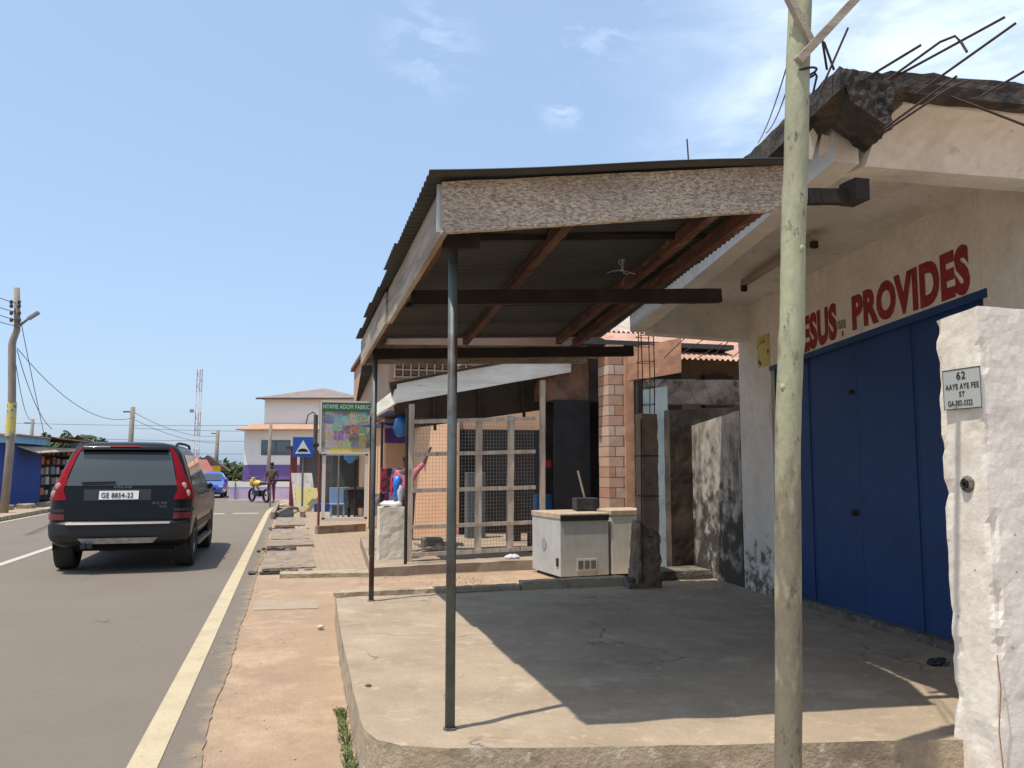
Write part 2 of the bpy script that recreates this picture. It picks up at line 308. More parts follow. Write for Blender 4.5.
# ================================================================== GROUND AND ROAD
def sheet(poly, z, name, mat, cut=None, amp=0):
    mb = MB(); mb.add([(x, y, z) for x, y in poly], [tuple(range(len(poly)))])
    o = mb.build(name, mat); return tag(o, kind='structure')
def dusty(mat, xa, xb, col):
    t = mat.node_tree; n = t.nodes; l = t.links; co = [x for x in n if x.type == 'TEX_COORD'][0]
    sx = n.new('ShaderNodeSeparateXYZ'); l.new(co.outputs['Object'], sx.inputs[0])
    mr = n.new('ShaderNodeMapRange'); mr.inputs[1].default_value = xa; mr.inputs[2].default_value = xb; mr.inputs[3].default_value = -.25; mr.inputs[4].default_value = .55; l.new(sx.outputs[0], mr.inputs[0])
    nz_ = n.new('ShaderNodeTexNoise'); nz_.inputs['Scale'].default_value = 5; nz_.inputs['Detail'].default_value = 10; nz_.inputs['Roughness'].default_value = .7; l.new(co.outputs['Object'], nz_.inputs['Vector'])
    ad = n.new('ShaderNodeMath'); ad.operation = 'ADD'; l.new(mr.outputs[0], ad.inputs[0]); l.new(nz_.outputs['Fac'], ad.inputs[1])
    m2 = n.new('ShaderNodeMapRange'); m2.inputs[1].default_value = .55; m2.inputs[2].default_value = .9; l.new(ad.outputs[0], m2.inputs[0])
    gm = [x for x in n if x.type == 'MIX' and x.blend_type == 'MULTIPLY'][0]; src = gm.inputs[6].links[0].from_socket
    mx_ = n.new('ShaderNodeMix'); mx_.data_type = 'RGBA'; l.new(m2.outputs[0], mx_.inputs[0]); l.new(src, mx_.inputs[6]); mx_.inputs[7].default_value = (*col, 1); l.new(mx_.outputs[2], gm.inputs[6])
dusty(asphalt, -.66, -.22, (.36, .26, .165))
g = sheet([(-400, -60), (400, -60), (400, 900), (-400, 900)], -.012, 'ground', dirt)
road_edge = []
for i in range(0, 600):
    y = -6 + i * .075; road_edge.append((-.41 + .05 * noise.noise(Vector((y * .8, 0, 0))) + .03 * noise.noise(Vector((y * 3, 3, 0))) + .018 * noise.noise(Vector((y * 13, 3, 7))), y))
sheet([(-7.7, -6)] + road_edge + [(-.3, 39.8), (-7.7, 39.8)], -.004, 'road', asphalt)
sheet([(-60, 39.81), (-2.75, 39.81), (-2.75, 70), (-60, 70)], -.004, 'side_road', asphalt)
mb = MB()
pts = [(-.68, y * 1.0) for y in range(-6, 29)] + [(-.68 + .02 * k * k, 29 + k * 1.3) for k in range(1, 7)]
for a, b in zip(pts, pts[1:]): mb.quad((a[0] - .075, a[1], .001), (a[0] + .075, a[1], .001), (b[0] + .075, b[1], .001), (b[0] - .075, b[1], .001))
tag(mb.build('road_edge_line', road_paint), kind='structure')
mb = MB(); mb.quad((-4.36, -6, .001), (-4.22, -6, .001), (-4.22, 27, .001), (-4.36, 27, .001))
tag(mb.build('road_center_line', center_paint), kind='structure')
mb = MB()
for k in range(6): mb.quad((-7.0 + k * 1.05, 28.0 + .05 * k, .002), (-6.2 + k * 1.05, 28.0 + .05 * k, .002), (-6.2 + k * 1.05, 28.45 + .05 * k, .002), (-7.0 + k * 1.05, 28.45 + .05 * k, .002))
tag(mb.build('road_hump_marking', center_paint), kind='structure')
mb = MB(); mb.quad((-7.62, -6, .001), (-7.5, -6, .001), (-7.5, 34, .001), (-7.62, 34, .001))
tag(mb.build('far_edge_line', road_paint), kind='structure')
mb = MB(); mb.slab([(-.33, 9.35), (.33, 9.3), (.32, 9.95), (-.36, 10.0)], -.05, -.004); mb.rough(.004, 9, .06); tag(mb.build('footpath_patch', M('grey footpath concrete', (.34, .26, .185), (.40, .31, .21), 4, bump=.4)), kind='structure')
# left kerb and pavement
mb = MB()
for k in range(26): mb.box((-8.0, -6 + k * 1.5, -.02), (-7.72, -6 + k * 1.5 + 1.485, .12))
tag(mb.build('kerb', concrete_side), kind='structure')
mb = MB(); mb.box((-16, -6, -.05), (-8.01, 35.8, .05)); tag(mb.build('left_pavement', dirt), kind='structure')
# paved walkway beyond the platform: blocks in mesh-scale bond
def brickmat(name, a, b, m, sx, sy, mort=.012, bump=.4):
    mt = M(name, a, b, 2, .4, .6, bump=.3, bsc=60); n = mt.node_tree.nodes; l = mt.node_tree.links
    bt = n.new('ShaderNodeTexBrick'); bt.inputs['Scale'].default_value = 1; bt.inputs['Brick Width'].default_value = sx; bt.inputs['Row Height'].default_value = sy
    bt.inputs['Mortar Size'].default_value = mort; bt.inputs['Mortar'].default_value = (*m, 1); bt.inputs['Color1'].default_value = (*a, 1); bt.inputs['Color2'].default_value = (*b, 1)
    co = [x for x in n if x.type == 'TEX_COORD'][0]; l.new(co.outputs['Object'], bt.inputs['Vector'])
    gm = [x for x in n if x.type == 'MIX' and x.blend_type == 'MULTIPLY'][0]; l.new(bt.outputs['Color'], gm.inputs[6]); return mt
paving = brickmat('paving blocks', (.33, .245, .165), (.39, .295, .205), (.24, .175, .115), .24, .14, .007)
mb = MB(); mb.box((.15, 12.2, -.05), (9.5, 30, .03)); tag(mb.build('pavement', paving), kind='structure')
# ---- raised concrete platform (z .25)
plat = [(.37, 4.35), (.375, 4.15), (.42, 3.98), (.52, 3.87), (.72, 3.78), (1.2, 3.67), (2.0, 3.50), (3.0, 3.30), (4.6, 3.0), (4.9, 8.6), (.46, 8.4), (.40, 6.4)]
mb = MB(); mb.slab(plat, -.05, .25); mb.mi[1] = 0; mb.rough(.008, 5, .09)
for i, f in enumerate(mb.f):
    z = min(mb.v[j].z for j in f); mb.mi[i] = 0 if z > .235 else 1
tag(mb.build('concrete_platform', [concrete, concrete_side]), kind='structure')
mb = MB(); mb.hexa([(.44, 8.3, .25), (2.3, 8.33, .25), (2.3, 8.46, .25), (.44, 8.43, .25), (.44, 8.3, .292), (2.3, 8.33, .30), (2.3, 8.46, .30), (.44, 8.43, .292)])
mb.hexa([(2.33, 8.33, .25), (3.5, 8.34, .25), (3.5, 8.5, .25), (2.33, 8.47, .25), (2.33, 8.33, .33), (3.5, 8.34, .335), (3.5, 8.5, .335), (2.33, 8.47, .33)])
mb.rough(.008, 14, .06); tag(mb.build('platform_back_kerb', concrete_side), kind='structure')
# ground bench behind the platform, shop floor slab
mb = MB(); mb.slab([(.5, 8.5), (4.2, 8.5), (5.2, 10.9), (.9, 10.7)], -.05, .13); mb.rough(.02, 2, .2); tag(mb.build('sandy_yard', dirt, smooth=True), kind='structure')
mb = MB(); mb.slab([(1.05, 11.0), (3.1, 11.35), (6.2, 11.4), (6.2, 15.9), (1.3, 15.9)], -.05, .2); mb.rough(.012, 5, .14); tag(mb.build('shop_floor_slab', M('shop slab', (.36, .28, .2), (.27, .2, .14), 2, bump=.4)), kind='structure')
mb = MB(); mb.slab([(-.1, 11.9), (1.35, 11.75), (1.35, 12.25), (-.1, 12.2)], -.05, .045); mb.rough(.012, 5, .1); tag(mb.build('broken_paving_edge', concrete_side), kind='structure')
# ---- roadside drain with broken cover slabs
slab_m = M('drain slab concrete', (.33, .26, .19), (.25, .19, .14), 4, bump=.6, c3=(.16, .13, .1), sc3=9)
mb = MB()
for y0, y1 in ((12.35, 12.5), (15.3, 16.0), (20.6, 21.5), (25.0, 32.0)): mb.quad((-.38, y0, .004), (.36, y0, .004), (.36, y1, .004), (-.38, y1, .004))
tag(mb.build('drain_opening', dark_in), kind='structure')  # flat quads on the ground; the gutter's shade is only their colour
for i, (y0, y1, x0, x1, zt, lb) in enumerate(((12.6, 15.2, -.36, .40, .05, 'long flat drain slab nearest the parking awning, its front edge crumbling'),
        (16.05, 17.4, -.38, .46, .06, 'drain slab just behind the first open gap in the gutter'),
        (17.55, 20.4, -.36, .42, .055, 'thin pale drain slab in the middle of the gutter row'),
        (21.6, 24.9, -.34, .40, .06, 'last intact drain slab before the open broken gutter'))):
    mb = MB(); mb.slab([(x0, y0), (x1, y0 + .03), (x1, y1), (x0, y1 - .04)], .008, zt); mb.rough(.014, 6, .12, seed=i)
    tag(mb.build('drain_slab', slab_m, loc=((x0 + x1) / 2, y0, 0)), lb, 'drain slab', 'concrete slabs over the roadside drain')
rub = MB()
for k in range(46):
    y = random.choice((12.42, 12.45, 15.5, 15.9, 20.7, 21.3)); x = random.uniform(-.5, .45); r = random.uniform(.015, .05)
    rub.sphere((x, y + random.uniform(-.12, .12), .02), r, 6, 4, (1.3, 1, .7))
tag(rub.rough(.01, 20, .05).build('drain_rubble', concrete_raw), kind='stuff', cat='rubble', label='crumbled concrete bits along the broken drain edges')
# drain frame at the open far gutter (small concrete beams)
t = thing('drain_frame', 'broken open concrete gutter frame with a bent cross bar by the road bend', 'drain frame', (0, 27, 0))
mb = MB(); mb.beam((-.45, 25.2, .1), (-.4, 32, .1), .12, .2); mb.beam((.38, 25.2, .1), (.42, 32, .1), .12, .2); mb.rough(.02, 5, .15); mb.build('side_beam', slab_m, t)
mb = MB(); mb.tube([(-.35, 26, .12), (0, 27, .25), (.2, 28.4, .16), (.35, 29, .1)], .05, 6); mb.build('cross_bar', slab_m, t)
# ================================================================== MAIN BUILDING (JESUS PROVIDES)
bld = thing('shop_building', 'cream concrete shop with deep flat canopy, blue metal doors and red painted lettering', 'building', (4.6, 6, 0))
WX = lambda Y: 4.39 + .0679 * (Y - 4.8)
def WP(Y, z, d=0): return Vector((WX(Y) - d, Y + d * .068, z))       # d = distance out from the wall towards the road
def wblock(mb, Y0, Y1, z0a, z1a, z0b=None, z1b=None, d0=-.16, d1=0):
    z0b = z0a if z0b is None else z0b; z1b = z1a if z1b is None else z1b
    mb.hexa([WP(Y0, z0a, d1), WP(Y0, z0a, d0), WP(Y1, z0b, d0), WP(Y1, z0b, d1), WP(Y0, z1a, d1), WP(Y0, z1a, d0), WP(Y1, z1b, d0), WP(Y1, z1b, d1)])
mb = MB(); ZB = lambda Y: 2.64 + (Y - 4.37) * (-.16 / 2.78)
wblock(mb, 3.0, 4.37, -.02, 3.5); wblock(mb, 7.18, 7.85, -.02, 3.3); wblock(mb, 4.372, 7.178, ZB(4.37), 3.5, ZB(7.18), 3.3)
mb.rough(.002, 6, .12).build('wall', cream_low, bld, smooth='auto')
# sill strip
mb = MB(); wblock(mb, 4.3, 7.17, .25, .31, d0=-.14, d1=.03); mb.rough(.006, 10, .06).build('door_sill', concrete_raw, bld)
# doors: five folded leaves
seams = [4.375, 5.14, 5.86, 6.56, 7.175]
for i in range(4):
    a, b = seams[i] + .006, seams[i + 1] - .006
    mb = MB(); d = -.045 + (.008 if i % 2 else 0)
    wblock(mb, a, b, .315, ZB(a) - .004, .315, ZB(b) - .004, d0=d - .02, d1=d)
    for e in (a, b):      # folded stiffening edges
        e0, e1 = (e, e + .02) if e == a else (e - .02, e); wblock(mb, e0, e1 - .012 * (e == a), .32, ZB(e) - .01, d0=d, d1=d + .0015)
    dl = mb.rough(.0025, 2.5, .12, i).build('door_leaf', blue_door, bld)
    if i == 2:
        h = MB(); wblock(h, a + .04, a + .075, 1.1, 1.15, d0=d, d1=d + .05); h.build('latch', rusty, dl, bevel=.008)
        h = MB(); wblock(h, a + .03, a + .06, 2.1, 2.14, d0=d, d1=d + .04); h.build('latch', rusty, dl, bevel=.008)
# painted blue band over the doors
mb = MB(); mb.hexa([WP(4.33, 2.60, .003), WP(4.33, 2.60, .0012), WP(7.2, 2.44, .0012), WP(7.2, 2.44, .003), WP(4.33, ZB(4.33) + .02, .003), WP(4.33, ZB(4.33) + .02, .0012), WP(7.2, ZB(7.2) + .01, .0012), WP(7.2, ZB(7.2) + .01, .003)])
mb.build('painted_lintel_band', blue_door, bld)
# lettering (real paint on the wall)
def letter_map(Ya, Yb, zb0, zb1, zt0, zt1):
    def fn(u, v, w_):
        Y = Ya + (Yb - Ya) * u; zb = zb0 + (zb1 - zb0) * u; zt = zt0 + (zt1 - zt0) * u
        return WP(Y, zb + (zt - zb) * v + .008 * noise.noise(Vector((u * 30, v * 3, 0))), .0035 + w_ * .25)
    return fn
text_obj('JESUS', letter_map(6.68, 6.02, 2.545, 2.61, 2.85, 2.90), 'lettering', red_paint, bld, offset=.055, spacing=1.08)
text_obj('.', letter_map(5.955, 5.93, 2.6, 2.6, 2.85, 2.85), 'lettering', red_paint, bld, offset=.02)
text_obj('PROVIDES', letter_map(5.80, 4.47, 2.64, 2.685, 2.90, 3.00), 'lettering', red_paint, bld, offset=.055, spacing=1.08)
# yellow poster left of the pole
mb = MB(); wblock(mb, 7.18, 7.42, 2.5, 2.82, d0=.002, d1=.006)
tag(mb.build('wall_poster', M('faded yellow paper', (.6, .5, .16), (.5, .42, .2), 8, c3=(.1, .09, .06), sc3=14, lo3=.55, hi3=.58), loc=WP(7.3, 2.5)), 'small faded yellow poster on the cream wall beside the pole', 'poster')
mb = MB(); wblock(mb, 5.90, 6.0, 2.66, 2.73, d0=.003, d1=.009)
tag(mb.build('number_plate_on_wall', M('small grey plate', (.35, .33, .25), (.12, .12, .1), 60, bump=0), loc=WP(5.95, 2.7)), 'tiny grey plate between the two red painted words', 'plate')
# --- canopy: slab, beams, cove and blackened lip
BX = lambda Y: 2.78 + (Y - 3.9) * .150            # outer bottom edge of the side beam
ZBM = lambda Y: 3.10 - (Y - 3.9) * .05
ZC = lambda Y: 3.36 - (Y - 3.9) * .05
mb = MB()
def strip(mb, fa, fb, Ys): # hexa strip: fa(Y)->(x0,z0) outer bottom, fb(Y)->(x1,z1)
    for a, b in zip(Ys, Ys[1:]):
        A0, A1, B0, B1 = fa(a), fb(a), fa(b), fb(b)
        mb.hexa([(A0[0], a, A0[1]), (A1[0], a, A0[1]), (B1[0], b, B0[1]), (B0[0], b, B0[1]), (A0[0], a, A1[1]), (A1[0], a, A1[1]), (B1[0], b, B1[1]), (B0[0], b, B1[1])])
Ys = [3.66 + k * (7.92 - 3.66) / 8 for k in range(9)]
strip(mb, lambda Y: (BX(Y), ZBM(Y)), lambda Y: (BX(Y) + .15, ZC(Y) + .02), Ys)
sb = mb.rough(.004, 5, .12).build('side_beam', soffit, bld, smooth='auto')
# slab (thick) above
mb = MB(); poly = [(2.60, 3.66), (6.5, 3.3), (6.5, 8.4), (3.22, 8.05)]
mb.slab(poly, lambda x, y: ZC(y), lambda x, y: ZC(y) + .1); mb.rough(.004, 4, .15).build('canopy_slab', soffit, bld, smooth='auto')
# front beam with cove
mb = MB(); x0, x1 = 2.93, 6.5
prof = [(3.90, 3.36), (3.90, 3.12), (3.66, 3.10), (3.64, 3.125), (3.60, 3.19), (3.54, 3.25), (3.46, 3.295), (3.36, 3.315), (3.36, 3.40), (3.66, 3.47)]
def xs(y, z, x): return (x, y - (x - 2.93) * .068 * .9, z)
n = len(prof); vs = []
NX = 24
for k in range(NX + 1): vs += [xs(y, z, x0 + (x1 - x0) * k / NX) for y, z in prof]
fs = [(k * n + i, (k + 1) * n + i, (k + 1) * n + (i + 1) % n, k * n + (i + 1) % n) for k in range(NX) for i in range(n)] + [tuple(range(n)), tuple(range(NX * n, NX * n + n))]
mb.add(vs, fs); mb.rough(.003, 5, .12); mb.build('front_beam', soffit, bld, smooth='auto')
# back beam
mb = MB(); mb.hexa([(3.53, 7.70, 2.86), (4.66, 7.62, 2.81), (4.66, 7.80, 2.81), (3.53, 7.88, 2.86), (3.53, 7.70, 3.22), (4.66, 7.62, 3.22), (4.66, 7.80, 3.22), (3.53, 7.88, 3.22)])
mb.rough(.004, 5, .12).build('back_beam', soffit, bld, smooth='auto')
# blackened lip round the roof edge
mb = MB()
a = [(2.50, 3.30), (6.5, 3.02)]
mb.hexa([(2.79, 3.27, 3.325), (6.5, 3.02, 3.325), (6.5, 3.12, 3.325), (2.79, 3.37, 3.325), (2.79, 3.27, 3.43), (6.5, 3.02, 3.45), (6.5, 3.2, 3.47), (2.79, 3.45, 3.47)])
mb.rough(.012, 20, .035, 3).build('roof_lip', mouldy, bld)
mb = MB(); mb.hexa([(2.50, 3.27, 3.30), (2.66, 3.37, 3.28), (3.30, 8.0, 3.12), (3.12, 8.0, 3.12), (2.50, 3.27, 3.42), (2.9, 3.45, 3.45), (3.6, 8.0, 3.32), (3.12, 8.0, 3.28)])
mb.rough(.014, 16, .045, 5).build('roof_lip', mouldy, bld)
mb = MB(); mb.hexa([(2.56, 3.275, 3.25), (2.78, 3.265, 3.13), (2.88, 3.60, 3.15), (2.72, 3.60, 3.24), (2.50, 3.275, 3.41), (2.80, 3.265, 3.40), (2.93, 3.68, 3.40), (2.62, 3.68, 3.40)])
mb.rough(.011, 26, .02, 9).build('beam_stub', mouldy, bld)
# stained, chipped side of the beam and slab behind the lip
mb = MB()
for pts_ in (((813, 128), (818, 136), (812, 160), (803, 158), (806, 136)), ((822, 134), (830, 137), (828, 152), (818, 158), (820, 145))): p5 = [atY(*a, 3.62) for a in pts_]; mb.add(p5 + [p + Vector((.01, .02, 0)) for p in p5], [(0, 1, 2, 3, 4), (9, 8, 7, 6, 5)] + [(i, (i + 1) % 5, 5 + (i + 1) % 5, 5 + i) for i in range(5)])
mb.build('flaked_plaster', cream, bld)
# rebars sticking out of the roof
def R2(x, y, Y): return atY(x, y, Y)
bars = [[(820, 92, 3.36), (848, 28, 3.3)], [(827, 70, 3.5), (822, 38, 3.45)], [(834, 70, 3.5), (824, 42, 3.5)],
        [(850, 88, 3.33), (921, 45, 3.0)], [(879, 86, 3.3), (940, 42, 3.1), (955, 36, 3.05), (961, 42, 3.03), (967, 52, 3.0)],
        [(882, 84, 3.3), (1005, 17, 2.9)], [(916, 94, 3.24), (1016, 23, 2.9)], [(885, 131, 3.27), (950, 88, 3.05), (970, 80, 3.0)],
        [(882, 130, 3.28), (957, 76, 3.05)], [(982, 96, 3.22), (1040, 62, 3.0)], [(952, 97, 3.22), (1032, 128, 3.0)], [(689, 168, 6.0), (687, 139, 6.0)]]
for b in bars:
    mb = MB(); mb.tube([R2(*p) for p in b], .0062, 6); mb.build('rebar', rusty, bld)
# lamp fitting under the canopy
t = thing('tube_lamp_fitting', 'bare rusty fluorescent lamp fitting under the canopy ceiling', 'lamp fitting', (3.8, 6, 3.2))
mb = MB(); mb.beam((3.88, 6.5, 3.14), (3.75, 5.25, 3.21), .07, .055); mb.build('channel', timber_pale, t, bevel=.008)
for p in ((3.88, 6.5, 3.09), (3.75, 5.28, 3.16)):
    mb = MB(); mb.box((p[0] - .025, p[1] - .02, p[2] - .03), (p[0] + .025, p[1] + .02, p[2] + .03)); mb.build('lamp_holder', black, t, bevel=.006)
# ================================================================== WHITE PILLAR + ADDRESS PLATE
mb = MB(); mb.hexa([(3.03, 3.07, -.02), (4.6, 2.97, -.02), (4.6, 3.26, -.02), (3.05, 3.34, -.02), (3.03, 3.07, 2.235), (4.6, 2.97, 2.20), (4.6, 3.26, 2.16), (3.03, 3.33, 2.21)])
mb.rough(.004, 9, .03, 2)
for i, v in enumerate(mb.v):      # chipped arrises
    dx = abs(v.x - 3.03); dy = min(abs(v.y - 3.07), abs(v.y - 3.33))
    if dx < .03 and dy < .03: v += Vector((.5, .5 if abs(v.y - 3.07) < .04 else -.5, 0)) * max(0, noise.noise(v * 9)) * .045
    if v.z < 1.0 and v.x < 3.3: v.x -= .035 * (1 - v.z) ** 2 * (1 + noise.noise(v * 6))
tag(mb.build('white_pillar', pillar_m, loc=(3.03, 3.07, 0), smooth=False), 'rough whitewashed wall end with chipped corners at the right of the platform', 'wall')
t = thing('address_plate', 'grey street address plate numbered 62 screwed to the whitewashed wall end', 'sign', (3.0, 3.2, 1.9))
pc = [atY(941, 377, 3.325), atY(979, 368, 3.09), atY(981, 409, 3.09), atY(943, 413, 3.325)]
P = lambda u, v, o=0: Vector((3.019 - o, 3.285 - .225 * u, 1.768 + .19 * v + .012 * u * 0))
mb = MB(); mb.hexa([P(0, 0), P(1, 0), P(1, 0, .004), P(0, 0, .004), P(0, 1), P(1, 1), P(1, 1, .004), P(0, 1, .004)]); mb.build('plate', flat('plate grey', (.42, .44, .42), .5), t)
mb = MB()
for (a, b, c, d) in ((0, 1, 0, .02), (0, 1, .98, 1), (0, .012, 0, 1), (.988, 1, 0, 1)): mb.hexa([P(a, c, .0045), P(b, c, .0045), P(b, c, .0055), P(a, c, .0055), P(a, d, .0045), P(b, d, .0045), P(b, d, .0055), P(a, d, .0055)])
mb.build('border', flat('ink', (.02, .02, .02), .6), t)
for body, u0, u1, v0, v1 in (('62', .38, .62, .74, .93), ('AAYE AYE FEE', .07, .95, .50, .64), ('ST', .43, .58, .31, .44), ('GA-302-3322', .12, .77, .09, .23)):
    text_obj(body, lambda u, v, w_, u0=u0, u1=u1, v0=v0, v1=v1: P(u0 + (u1 - u0) * u, v0 + (v1 - v0) * v, .0045 + w_), 'lettering', flat('ink', (.02, .02, .02), .6), t, offset=.01, spacing=1.1)
mb = MB(); mb.hexa([(3.0, 3.20, 1.0), (3.05, 3.2, 1.0), (3.05, 3.24, 1.0), (3.0, 3.24, 1.0), (3.0, 3.20, 1.05), (3.05, 3.2, 1.05), (3.05, 3.24, 1.05), (3.0, 3.24, 1.05)])
# broken pipe socket hole in the pillar
t = thing('pipe_stub', 'broken black pipe stub set in the side of the whitewashed wall end', 'pipe', (3.01, 3.2, 1.34))
mb = MB(); mb.wheel((3.012, 3.185, 1.42), [(.03, .010), (0, .010), (0, .018), (.03, .018)], 12); mb.build('pipe_end', black, t)
mb = MB(); mb.wheel((3.014, 3.185, 1.42), [(.02, .026), (0.0, .027), (.012, .04), (.03, .042)], 12); mb.rough(.005, 40, .02).build('mortar_ring', concrete_raw, t)
mb = MB(); mb.tube([atY(997, 655, 3.05), atY(1001, 690, 3.04), atY(999, 730, 3.045), atY(1004, 775, 3.04)], .0028, 6)
tag(mb.build('rusty_rod', M('orange rust', (.4, .2, .09), (.25, .12, .06), 20), loc=(3, 3.06, .4)), 'thin rusty rod exposed along the chipped corner of the whitewashed wall', 'rod')
# ================================================================== TIMBER AWNING
aw = thing('timber_awning', 'wide lean-to awning with flaking grey fascia boards and corrugated sheets on two pipe posts', 'awning', (.77, 4.04, .25))
def roofz(u, v):      # u across (0 at road side), v along (0 at front): sheet height
    a = 2.845 + (3.025 - 2.845) * u; b = 2.85 + (2.98 - 2.85) * u; return a + (b - a) * v
def roofxy(u, v):
    x0 = .58 + .065 * v; x1 = 2.43 + .15 * min(1, max(0, v) * 12) + .82 * v; y0 = 3.64 - .17 * u; y1 = 8.78
    return x0 + (x1 - x0) * u, y0 + (y1 - y0) * v
for k in range(8):        # eight overlapping sheets
    v0, v1 = k / 8 - .004, (k + 1) / 8 + .006
    def fn(a, b, v0=v0, v1=v1, k=k):
        v = v0 + (v1 - v0) * b; x, y = roofxy(a, v); x += (.0 if a > .01 else -.008 * (k % 3) + .006 * sin(k * 2.3))
        sag = -.006 * sin(a * pi * 2.2 + k) * (1 - v)
        return (x, y, roofz(a, v) + .009 * sin(b * 2 * pi * 8.5) + .003 * (k % 2) + sag - .002)
    mb = MB(); mb.grid(fn, 14, 100); mb.grid(lambda a, b: Vector(fn(a, b)) + Vector((0, 0, -.0012)), 14, 100); mb.build('roof_sheet', sheet_dark, aw, smooth=True)
FY = lambda x: 3.74 - (x - .66) * .105
# front fascia
mb = MB(); mb.hexa([(.655, FY(.655) - .015, 2.585), (2.45, FY(2.45) - .015, 2.79), (2.45, FY(2.45) + .02, 2.79), (.655, FY(.655) + .02, 2.585),
                    (.655, FY(.655) - .015, 2.83), (2.45, FY(2.45) - .015, 3.02), (2.45, FY(2.45) + .02, 3.02), (.655, FY(.655) + .02, 2.83)])
mb.rough(.0025, 9, .05).build('front_fascia', timber_grey, aw)
# side fascia (two boards end to end)
for ya, yb in ((3.765, 6.2), (6.21, 8.72)):
    mb = MB(); za = lambda y: 2.60 + (y - 3.76) * (2.555 - 2.60) / 4.9
    mb.hexa([(.665, ya, za(ya)), (.695, ya, za(ya)), (.715, yb, za(yb)), (.685, yb, za(yb)), (.665, ya, za(ya) + .24), (.695, ya, za(ya) + .24), (.715, yb, za(yb) + .255), (.685, yb, za(yb) + .255)])
    mb.rough(.002, 9, .08).build('side_fascia', timber_pale, aw)
mb = MB(); mb.beam((.66, 3.765, 2.60), (.662, 3.765, 2.83), .05, .006, up=(0, 1, 0)); mb.build('corner_strap', flat('zinc', (.55, .57, .56), .45, .5), aw)
# back fascia
mb = MB(); mb.hexa([(.72, 8.72, 2.57), (3.2, 8.72, 2.66), (3.2, 8.75, 2.66), (.72, 8.75, 2.57), (.72, 8.72, 2.78), (3.2, 8.72, 2.86), (3.2, 8.75, 2.86), (.72, 8.75, 2.78)])
mb.rough(.003, 9, .08).build('back_fascia', timber_pale, aw)
# purlins along the road direction
def uz(x, y):
    v = (y - 3.6) / 5.18; x0 = .58 + .065 * v; x1 = 2.43 + .15 * min(1, max(0, v) * 12) + .82 * v; return roofz((x - x0) / (x1 - x0), v)
for (xa, xb, wd, ht, dz) in ((.80, .82, .05, .10, 0), (1.42, 1.80, .058, .075, 0), (2.22, 2.86, .06, .08, 0), (2.42, 3.05, .055, .09, -.03)):
    mb = MB(); n = 6
    for k in range(n):
        a = k / n; b = (k + 1) / n; ya = 3.72 + 5.0 * a; yb = 3.72 + 5.0 * b; xA = xa + (xb - xa) * a; xB = xa + (xb - xa) * b
        mb.beam((xA, ya, uz(xA, ya) - ht / 2 - .012 + dz), (xB, yb, uz(xB, yb) - ht / 2 - .012 + dz), wd, ht)
    mb.rough(.006, 6, .09, xa).build('purlin', timber_red, aw)
for k, y in enumerate((4.7, 6.75)):      # light battens directly below the sheets
    mb = MB(); mb.beam((.72, y, uz(.72, y) - .03), (2.7 + .1 * k, y, uz(2.7, y) - .03), .04, .035); mb.build('batten', timber_dark, aw)
# cross beams
mb = MB(); mb.beam((.78, 5.6, 2.655), (3.09, 5.52, 2.78), .07, .10); mb.rough(.004, 8, .08).build('cross_beam', timber_dark, aw)
mb = MB(); mb.beam((.74, 7.99, 2.58), (3.42, 7.95, 2.70), .07, .10); mb.rough(.004, 8, .08).build('cross_beam', timber_dark, aw)
mb = MB(); mb.beam((.72, 4.04, 2.63), (.9, 4.04, 2.64), .06, .08); mb.build('cross_beam', timber_dark, aw)
# the carrier that runs under the canopy and ends in a block
mb = MB(); mb.beam((2.2, 3.62, 2.86), (2.78, 3.56, 2.885), .05, .075); mb.rough(.004, 8, .05).build('carrier', timber_dark, aw)
mb = MB(); mb.box((2.72, 3.47, 2.845), (2.80, 3.60, 2.955)); mb.rough(.004, 8, .04).build('end_block', timber_dark, aw)
for (x, y, zt) in ((.77, 4.04, 2.60), (.765, 7.99, 2.54)):
    mb = MB(); mb.tube([(x, y, .25), (x, y, zt)], .024, 14)
    p = mb.build('post', galv, aw, smooth=True)
    mb = MB(); mb.tube([(x, y, .25), (x, y, .262)], .033, 12); mb.build('mortar_collar', concrete_raw, p)
# tangled cable hanging under the sheets
t = thing('hanging_cable', 'knotted pale cable hanging below the awning sheets', 'cable', (2.0, 5.2, 2.7))
mb = MB(); c = atY(622, 262, 5.3)
random.seed(3)
mb.tube([c + Vector((0, 0, .22)), c + Vector((.01, 0, .1)), c + Vector((0, .01, 0)), c + Vector((.0, 0, -.06))], .0035, 5)
for k in range(6):
    q = [c + Vector((random.uniform(-.02, .02), random.uniform(-.02, .02), .08 - .03 * j + random.uniform(-.02, .02))) for j in range(6)]; mb.tube(q, .003, 5)
for a in (-.11, .1, -.05, .06): mb.tube([c + Vector((0, 0, -.06)), c + Vector((a * .5, .01, -.07 + .015 * sin(a * 90))), c + Vector((a, 0, -.062 - abs(a) * .2))], .003, 5)
mb.build('cable_knot', flat('pale cable', (.35, .36, .38), .5), t)
random.seed(11)
